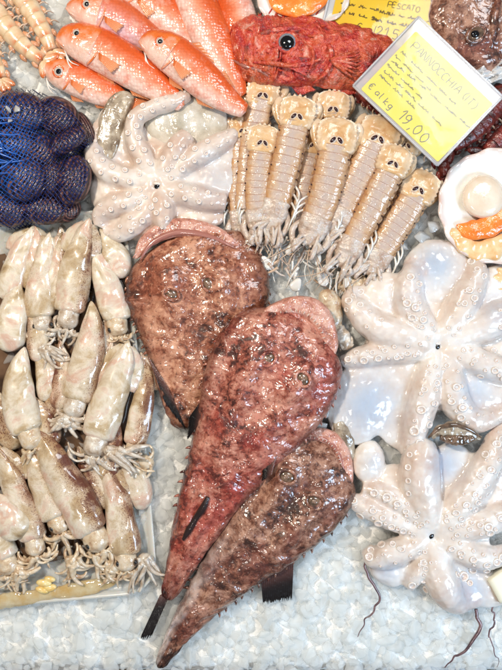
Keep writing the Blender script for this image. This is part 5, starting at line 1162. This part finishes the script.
# ================================================================== SCALLOPS
def scallop(label, cx, cy, r, rot, z, muscle, roe, frill, group='opened scallops', tilt=0.0):
    t = Thing('scallop', label, 'scallop', cx, cy, 0, group)
    na, nr = 96, 16; V = []; M = []
    def pt(a, q, dz):
        rr = r * q * (1 + .012 * math.cos(a * 16) * q + .03 * noise.noise(Vector((a * 2, cx, 0)))) * (1.0 if abs(a) < 2.2 else 1 - .35 * (abs(a) - 2.2) / .94)
        x, y = rr * math.cos(a + rot), rr * math.sin(a + rot)
        return tuple(Wp(cx + x, cy + y, z + dz + 10 * q**2.2 + .9 * math.cos(a * 16) * q + tilt * x))
    for side in (0, -2.2):
        for i in range(nr):
            for j in range(na): V.append(pt(-math.pi + 2 * math.pi * j / na, max(.01, i / (nr - 1)), side)); M.append(np.clip((i / (nr - 1) - .86) * 7, 0, 1) * (.5 + .5 * noise.noise(Vector((j * .3, i * .4, cx)))) + (1.0 if side else 0))
    o = nr * na; F = grid_faces(nr, na) + [tuple(reversed([k + o for k in q])) for q in grid_faces(nr, na)]
    F += [((nr - 1) * na + j, (nr - 1) * na + (j + 1) % na, o + (nr - 1) * na + (j + 1) % na, o + (nr - 1) * na + j) for j in range(na)]
    t.part('shell', V, F, MT['scallop'], np.clip(M, 0, 1))
    mx, my, mr = muscle
    prof = [(0.0, 17), (.55, 17), (.85, 15.5), (1.0, 11), (1.0, 4), (.95, 0)]; V = []
    for (q, h) in prof:
        for j in range(28):
            a = 2 * math.pi * j / 28; k = mr * max(q, .01) * (1 + .03 * math.sin(3 * a)); V.append(tuple(Wp(mx + k * math.cos(a), my + k * math.sin(a), z + h + .6 * noise.noise(Vector((a, q * 4, 1))))))
    t.part('muscle', V, grid_faces(6, 28), MT['muscle'])
    st = [(x, y, z + 9, w, w * .42, w * .5) for x, y, w in roe]; V, F, *_ = loft(st, ns=44, nt=22, ends=(.15, .12), disp=lambda u, lx, lz, x, y: (1.6 * noise.noise(Vector((u * 7, lx, 1))), .8 * noise.noise(Vector((u * 9, lx * 2, 6))))); t.part('roe', V, F, MT['roe'])
    if frill:
        st = [(x, y, z + 8, w, w * .35, w * .4) for x, y, w in frill]; V, F, *_ = loft(st, ns=60, nt=16, ends=(.1, .1), disp=lambda u, lx, lz, x, y: (1.4 * math.sin(u * 34) * (1 if lx > 0 else .2) + 1.5 * noise.noise(Vector((u * 8, lx, 0))), .7 * math.sin(u * 34 + lx) + 1.0 * noise.noise(Vector((u * 12, lx * 3, 0))))); t.part('frill', V, F, MT['frill'])
    return t
scallop('opened scallop with cream muscle and orange roe below the sign at the right', 496, 206, 58, 2.6, 12, (484, 197, 22), [(456, 225, 3), (468, 230, 9), (484, 228, 11), (500, 219, 11), (516, 205, 7)], [(452, 228, 4), (462, 243, 8), (478, 251, 10), (500, 246, 11), (522, 230, 8)])
scallop('opened scallop at the top edge above the scorpionfish', 303, -12, 48, -1.6, 14, (312, -24, 20), [(268, -4, 4), (280, 4, 9), (298, 7, 11), (316, 2, 9), (328, -6, 4)], None)
scallop('scallop with yellowish frill cut off by the right edge beside the cream octopus', 530, 296, 34, 2.4, 10, (540, 298, 14), [(520, 318, 4), (534, 322, 7), (548, 316, 5)], [(504, 268, 4), (499, 282, 7), (501, 300, 8), (510, 316, 6)])

# ================================================================== CLAMS IN A BLUE NET
def dome(d, x, y):
    cx, cy, rx, ry, h, rot, z = d; c, s = math.cos(rot), math.sin(rot); dx, dy = x - cx, y - cy
    u, v = (dx * c + dy * s) / rx, (-dx * s + dy * c) / ry; q = 1 - u * u - v * v
    return z + h * math.sqrt(q) if q > 0 else 0
clams = [(20, 112, 30, 21, 16, .15, 26), (57, 116, 24, 19, 15, .5, 22), (66, 142, 24, 11, 13, -.55, 30), (12, 143, 25, 17, 14, .1, 27), (40, 150, 20, 17, 14, .6, 24), (24, 178, 25, 24, 17, .5, 27), (72, 180, 20, 26, 17, .2, 22), (50, 178, 14, 20, 13, .1, 22), (42, 209, 26, 16, 14, .1, 16), (6, 210, 22, 17, 14, .3, 15), (-20, 130, 22, 22, 15, .2, 20), (-16, 178, 20, 24, 15, .2, 20), (84, 132, 11, 22, 12, -.4, 12), (66, 210, 16, 13, 11, -.4, 10), (-30, 208, 18, 16, 12, .2, 12)]
where = ['the broad clam nearest the prawns', 'the rounded clam below the lowest red mullet', 'the clam standing on edge', 'the bluest clam under the gathered cord', 'the small clam in the middle', 'the round ridged clam below the middle', 'the round clam next to the octopus arm', 'the narrow clam squeezed between two round ones', 'the lowest clam above the squid', 'the clam at the lower left', 'the clam cut by the left edge, upper', 'the clam cut by the left edge, lower', 'the thin clam at the upper right rim', 'the little clam at the lower right rim', 'the clam farthest out at the lower left']
for d, wh in zip(clams, where):
    cx, cy, rx, ry, h, rot, z = d; V = []; M = []; nr, na = 26, 30
    for sgn in (1, -1):
        for i in range(nr):
            q = max(i / (nr - 1), .01)
            for j in range(na):
                a = 2 * math.pi * j / na; u, v = q * math.cos(a), q * math.sin(a)
                um = math.hypot(u + .75, v); rid = math.cos(um * 34)
                zz = math.sqrt(max(0, 1 - q**2.2)) * h * (1 if sgn > 0 else .8) + (.55 * rid * (1 - q**6) if sgn > 0 else 0)
                X, Y = rx * u, ry * v; V.append(tuple(Wp(cx + X * math.cos(rot) - Y * math.sin(rot), cy + X * math.sin(rot) + Y * math.cos(rot), z + sgn * zz))); M.append(.5 + .42 * rid)
    o = nr * na; g = grid_faces(nr, na); F = [tuple(reversed(q)) for q in g] + [tuple(k + o for k in q) for q in g]
    single('clam', V, F, MT['clam'], wh[4:].capitalize().replace('Clam', 'clam', 1).lower() + ' in the blue net, dark ridged shell', 'clam', group='dark clams in the blue net', mask=M)
def net_h(x, y):
    return max([dome(d, x, y) for d in clams])
H = {}
xs = np.arange(-60, 110, 3.0); ys = np.arange(74, 246, 3.0); HM = np.array([[net_h(x, y) for x in xs] for y in ys])
for _ in range(2):
    K = np.pad(HM, 1, mode='edge'); sm = (K[:-2, 1:-1] + K[2:, 1:-1] + K[1:-1, :-2] + K[1:-1, 2:]) / 4; HM = np.maximum(HM, sm * .97 - .2)
def hm(x, y):
    i = np.clip((y - ys[0]) / 3, 0, len(ys) - 1.001); j = np.clip((x - xs[0]) / 3, 0, len(xs) - 1.001); a, b = int(i), int(j); p, q = i - a, j - b
    return HM[a, b] * (1-p) * (1-q) + HM[a+1, b] * p * (1-q) + HM[a, b+1] * (1-p) * q + HM[a+1, b+1] * p * q
tN = Thing('net_bag', 'dark blue mesh bag stretched tight over the clams', 'net bag', 30, 160, 0)
def inside(x, y): return ((x - 18) / 74)**2 + ((y - 159) / 71)**2 < 1
g = Geo()
for fam in (0.62, -0.95):
    ca, sa = math.cos(fam), math.sin(fam)
    for off in np.arange(-130, 130, 3.5):
        run = []
        for s_ in np.arange(-130, 131, 3.4):
            w1 = 4.5 * noise.noise(Vector((s_ * .035, off * .03, fam))) + 1.0 * noise.noise(Vector((s_ * .12, off * .4, fam))); x = 25 + ca * s_ - sa * (off + w1); y = 160 + sa * s_ + ca * (off + w1)
            ok = inside(x, y) and x > -58
            if ok: run.append((x, y, max(3, hm(x, y)) + 1.0))
            if (not ok or s_ > 126) and len(run) > 3:
                P_ = np.array(run); vv, ff = tube(run, [.55] * len(run), n=max(8, int(len(run) * 1.2)), nt=4)
                V3 = np.array(vv); bx = V3[:, 0] / S + 251; by = 335 - V3[:, 1] / S
                pig = np.clip(1.0 - np.hypot((bx - 2) / 58, (by - 155) / 66), 0, 1) * 1.5 + .25 * np.exp(-((bx - 22)**2 + (by - 190)**2) / 700)
                g.add(vv, ff, np.clip(pig, 0, 1)); run = []
            elif not ok: run = []
tN.geo('mesh', g, MT['net'])
# gathered blue cord at the left
for k in range(12):
    P, R = curl(-16 + rng.uniform(-4, 12), 118 + k * 5, 44 + rng.uniform(-3, 3), rng.uniform(-.3, .6), 34, rng.uniform(-.8, .8), 1.2, n=6, seed=k * 3.1)
    P = [(x, y, max(z_, hm(x, y) + 1.6)) for x, y, z_ in P]; v, f = tube(P, R, n=18, nt=5); tN.part('cord', v, f, MT['net'], [1.0] * len(v))

# ================================================================== SIGNS
FONT = {'P': [[(0, 0), (0, 1), (.6, 1), (.7, .75), (.55, .5), (0, .48)]], 'A': [[(0, 0), (.35, 1), (.7, 0)], [(.12, .35), (.58, .35)]], 'N': [[(0, 0), (0, 1), (.6, 0), (.6, 1)]],
 'O': [[(.35, 1), (.05, .8), (0, .4), (.2, 0), (.5, 0), (.7, .35), (.65, .8), (.35, 1)]], 'C': [[(.65, .85), (.35, 1), (.05, .75), (0, .35), (.2, 0), (.6, .08)]], 'H': [[(0, 0), (0, 1)], [(.6, 0), (.6, 1)], [(0, .5), (.6, .52)]],
 'I': [[(.1, 0), (.1, 1)]], 'T': [[(.3, 0), (.3, 1)], [(0, 1), (.62, 1)]], 'E': [[(.55, 1), (0, 1), (0, 0), (.55, 0)], [(0, .5), (.45, .5)]], 'S': [[(.55, .88), (.3, 1), (.05, .8), (.15, .55), (.5, .42), (.55, .15), (.3, 0), (0, .1)]],
 'a': [[(.5, .5), (.2, .55), (0, .25), (.2, 0), (.5, .2), (.5, .55), (.55, 0)]], 'l': [[(.1, 1), (.1, .1), (.25, 0)]], 'k': [[(0, 1), (0, 0)], [(.45, .6), (0, .25), (.5, 0)]], 'g': [[(.5, .5), (.2, .55), (0, .25), (.25, 0), (.5, .25), (.5, .55), (.48, -.3), (.1, -.35)]],
 '€': [[(.65, .9), (.4, 1), (.15, .75), (.12, .3), (.35, 0), (.65, .1)], [(0, .62), (.5, .62)], [(0, .4), (.45, .4)]], '1': [[(0, .7), (.25, 1), (.25, 0)]], '9': [[(.5, .7), (.3, 1), (.05, .8), (.15, .5), (.5, .6), (.5, .9), (.45, .3), (.2, 0)]], '0': [[(.3, 1), (.05, .7), (.05, .3), (.3, 0), (.55, .3), (.55, .7), (.3, 1)]],
 '2': [[(0, .8), (.25, 1), (.5, .8), (.4, .5), (0, 0), (.6, .02)]], '5': [[(.55, 1), (.1, 1), (.05, .55), (.4, .6), (.55, .3), (.35, 0), (0, .08)]], '(': [[(.3, 1.1), (.05, .7), (.05, .3), (.3, -.1)]], ')': [[(0, 1.1), (.25, .7), (.25, .3), (0, -.1)]], ',': [[(.15, .1), (.05, -.2)]], '-': [[(0, .5), (.4, .5)]], '.': [[(.1, 0), (.12, .06)]], ':': [[(.1, .1), (.12, .16)], [(.1, .6), (.12, .66)]], 'R': [[(0, 0), (0, 1), (.55, 1), (.6, .7), (0, .5), (.6, 0)]], 'D': [[(0, 0), (0, 1), (.4, .95), (.65, .5), (.4, .05), (0, 0)]], 'M': [[(0, 0), (.05, 1), (.35, .4), (.65, 1), (.7, 0)]], 'L': [[(0, 1), (0, 0), (.5, 0)]]}
def sign(label, o, ux, uy, w, h, z0, dzx, dzy, cardm, ink, texts, scrib, margin):
    """o: card's upper-left corner; ux, uy: unit vectors along its width and down its height (x, y); dzx, dzy: rise per unit along them."""
    t = Thing('price_sign', label, 'price sign', o[0] + ux[0] * w / 2 + uy[0] * h / 2, o[1] + ux[1] * w / 2 + uy[1] * h / 2, 0, 'yellow price signs')
    def P(a, b, dz=0):
        z = z0 + dzx * a + dzy * b; return (o[0] + ux[0] * a + uy[0] * b, o[1] + ux[1] * a + uy[1] * b, z + dz)
    def plate(a0, b0, a1, b1, d0, d1, r=5, n=6):
        pts = []
        for (cx_, cy_, s0) in ((a1 - r, b1 - r, 0), (a0 + r, b1 - r, 90), (a0 + r, b0 + r, 180), (a1 - r, b0 + r, 270)):
            for k in range(n): an = math.radians(s0 + 90 * k / (n - 1)); pts.append((cx_ + r * math.cos(an), cy_ + r * math.sin(an)))
        N = len(pts); f0 = 1 - (z0) / DP
        V = [tuple(Wp(*P(a, b, dz))) for dz in (d0, d1) for a, b in pts]
        F = [tuple(range(N)), tuple(reversed(range(N, 2 * N)))] + [(k, k + N, (k + 1) % N + N, (k + 1) % N) for k in range(N)]
        return V, F
    m_ = margin
    V, F = plate(-m_[0], -m_[1], w + m_[2], h + m_[3], -2.0, -.8); sl = t.part('sleeve', V, F, MT['sleeve'], smooth=False)
    V, F = plate(0, 0, w, h, -.6, 0.0, r=1.0, n=2); cdp = t.part('card', V, F, cardm, smooth=False)
    V, F = plate(-m_[0], -m_[1], w + m_[2], h + m_[3], .8, 1.4); t.part('cover_film', V, F, MT['film'], smooth=False)
    # raised welded border of the sleeve
    bo = [(-m_[0] + 1, -m_[1] + 1), (w + m_[2] - 1, -m_[1] + 1), (w + m_[2] - 1, h + m_[3] - 1), (-m_[0] + 1, h + m_[3] - 1)]
    for k in range(4):
        p, q = bo[k], bo[(k + 1) % 4]; v, f = tube([P(*p, .2), P(*q, .2)], [1.3, 1.3], n=6, nt=8); t.part('sleeve_edge', v, f, MT['sleeve'], parent=sl)
    def strokes(chars, a, b, hgt, slant, rise, rad):
        g = Geo(); x = a
        for ch in chars:
            if ch == ' ': x += hgt * .5; continue
            jx, jy = rng.uniform(-.03, .03) * hgt, rng.uniform(-.06, .06) * hgt
            for st in FONT[ch]:
                pts = [P(x + jx + (px_ + slant * py_) * hgt, b + jy - py_ * hgt + rise * (x - a), .15) for px_, py_ in st]
                if len(pts) == 2: pts.insert(1, tuple((np.array(pts[0]) + np.array(pts[1])) / 2))
                g.add(*tube(pts, [rad] * len(pts), n=5 * len(pts), nt=5, flat=.3))
            x += hgt * (.42 if ch in 'Il1.,:()-' else .86)
        return g
    for (s_, a, b, hgt, rise, rad) in texts: t.geo('lettering', strokes(s_, a, b, hgt, .08, rise, rad), ink, parent=cdp)
    for (a, b, ln, hgt, rise, rad) in scrib:      # small handwriting too blurred to read
        g = Geo(); x = a
        while x < a + ln:
            wl = rng.uniform(6, 18); n = int(wl / .75); pts = []
            for k in range(n): pts.append(P(x + k * .75 + rng.uniform(-.5, .4), b + rise * (x - a) - (hgt * rng.choice([.35, .6, 1.0]) if k % 2 else hgt * rng.uniform(-.1, .35)), .15))
            if len(pts) > 2: g.add(*tube(pts, [rad] * len(pts), n=4 * len(pts), nt=4, flat=.3))
            x += wl + rng.uniform(2, 4)
        t.geo('handwriting', g, ink, parent=cdp)
    return t
# front sign, turned about 43 degrees clockwise
a_ = math.radians(43.5); ux = (math.cos(a_), math.sin(a_)); uy = (-math.sin(a_), math.cos(a_))
sign('pale yellow handwritten price sign in a plastic sleeve, tilted over the mantis shrimps', (416, 31), ux, uy, 106, 80, 44, .03, -.03, MT['card'], MT['ink'],
    [('PANNOCCHIA (IT)', 7, 16, 8.3, 0.02, .38), ('€ al kg', 3, 74, 7.0, .02, .40), ('19,00', 46, 76, 11.5, .02, .45)],
    [(4, 26, 70, 2.6, .02, .27), (2, 33, 50, 2.4, .02, .27), (3, 39, 92, 2.6, -.05, .27), (2, 45, 48, 2.4, .02, .27), (4, 52, 80, 2.6, 0, .27), (4, 58, 40, 2.4, 0, .27)], (9, 13, 3, 4))
a_ = math.radians(13); ux = (math.cos(a_), math.sin(a_)); uy = (-math.sin(a_), math.cos(a_))
sign('deep yellow handwritten price sign at the top edge behind the scorpionfish', (346, -46), ux, uy, 108, 84, 22, 0, .0, MT['card2'], MT['ink2'],
    [('PESCATO', 52, 42, 5.5, -.06, .4), ('€ al', 26, 72, 8, -.02, .45), ('21,50', 47, 72, 9.5, -.02, .5)],
    [(6, 50, 40, 3, -.04, .35), (46, 50, 56, 3.4, -.04, .4), (6, 59, 34, 3, -.04, .4), (40, 59, 62, 3.6, -.04, .45), (4, 30, 96, 3.4, -.03, .4), (8, 18, 80, 3.4, -.03, .4)], (8, 8, 6, 4))

# ================================================================== SMALL THINGS
def lump(name, label, cat, st, mat, sd, arms=0, mask=None):
    t = Thing(name, label, cat, st[1][0], st[1][1], 0)
    V, F, U, L, Z = loft(st, ns=34, nt=24, ends=(.15, .12), disp=lambda u, lx, lz, x, y: (1.8 * noise.noise(Vector((u * 5, lx * 2, sd))), 2.4 * noise.noise(Vector((u * 6, lx * 3, sd + 4))) if lz > 0 else 0))
    t.part('mantle', V, F, mat, [0] * len(V), L)
    x, y, z = st[-1][:3]
    for k in range(arms):
        P, R = curl(x + rng.uniform(-4, 4), y + rng.uniform(-4, 4), z + 3, rng.uniform(0, 6.28), 18, rng.uniform(-4, 4), 2.0, drop=4, seed=rng.uniform(0, 99)); v, f = tube(P, R, n=18, nt=7); t.part('arm', v, f, mat)
lump('squid_tail', 'tan squid tail wedged between the red anglerfish and the octopus', 'squid', [(337, 412, 8, 6, 6, 6), (341, 426, 9, 10, 9, 7), (345, 440, 9, 10, 9, 7), (350, 462, 8, 7, 7, 6)], MT['octo_back'], 3)
lump('small_cuttlefish', 'small tan cuttlefish above the pink jaw of the red anglerfish', 'cuttlefish', [(322, 290, 12, 8, 7, 6), (330, 304, 12, 11, 8, 7), (333, 320, 11, 10, 7, 7), (335, 338, 10, 6, 6, 6)], MT['squid_arm'], 8, 7)
lump('squid_scrap', 'small white scrap of squid at the tip of the octopus arm', 'scrap', [(336, 326, 11, 6, 5, 5), (342, 336, 12, 8, 6, 6), (348, 350, 11, 6, 5, 5)], MT['squid_arm_w'], 12, 3)
lump('octopus_scrap', 'pinkish knobbly octopus scrap under the feelers above the cream octopus', 'scrap', [(338, 280, 8, 8, 6, 5), (350, 284, 9, 10, 7, 5), (364, 284, 8, 8, 6, 5)], MT['squid_arm'], 17, 4)
def strand(label, pts, r, kink=1.6):
    P = crom(pts, 16); P[:, :2] += rng.uniform(-kink, kink, (16, 2)); v, f = tube(P, list(np.interp(np.linspace(0, 1, 16), [0, .3, .7, 1], np.array([.7, .8, .5, .2]) * r)), n=60, nt=7)
    single('stringy_strand', v, f, MT['strand'], label, 'strand', group='dark stringy strands on the ice')
strand('dark purple wavy strand on the ice left of the lower octopus', [(364, 556, 8), (366, 570, 9), (372, 583, 9), (379, 600, 8), (368, 617, 8), (357, 636, 7)], 1.9)
strand('brown strand on the ice below the lower octopus, thickest', [(475, 610, 8), (479, 626, 9), (471, 645, 8), (456, 656, 8), (444, 668, 6)], 2.5)
strand('thin brown strand on the ice near the lower right corner', [(492, 606, 8), (494, 620, 8), (490, 638, 8), (496, 656, 8), (498, 668, 7)], 1.2)
# pale block at the lower right edge
V, F, *_ = loft([(493, 591, 14, 13, 5, 12), (508, 583, 15, 15, 5, 12), (545, 562, 16, 18, 5, 12)], ns=12, nt=24, e=6)
single('pale_box', V, F, MT['block'], 'corner of a pale box at the right edge beside the lower octopus', 'box')
# loose clear chips that lie singly on top of other things
for (x, y, z, r, lab) in ((7, 110, 46, 5, 'clear ice chip on top of the blue net, left of the pair'), (17, 109, 45, 5.5, 'clear ice chip on top of the blue net, right of the pair'), (10, 121, 45, 3, 'tiny ice chip under the pair on the blue net'), (433, 226, 12, 10, 'pinkish clear ice lump between the mantis shrimp and the scallop'), (421, 238, 10, 12, 'ice lump above the cream octopus beside the rightmost mantis shrimp'), (323, 411, 12, 9, 'ice chip between the red anglerfish and the octopus, upper'), (322, 424, 10, 10, 'ice chip just above the jaw of the dark anglerfish'), (402, 246, 9, 9, 'ice lump at the tail side of the rightmost mantis shrimp')):
    Vv, Ff = chip_proto(int(x * 7 + y), 12, 2); P = (Vv * r) @ rand_rot(rng).T; P[:, 2] *= .7
    f_ = 1 - z / DP; V = [((p[0] + x - 251) * f_ * S, (p[1] + 335 - y) * f_ * S, (p[2] + z) * S) for p in P]
    single('ice_chip', V, Ff, MT['ice_clear'], lab, 'ice chip', group='single ice chips')
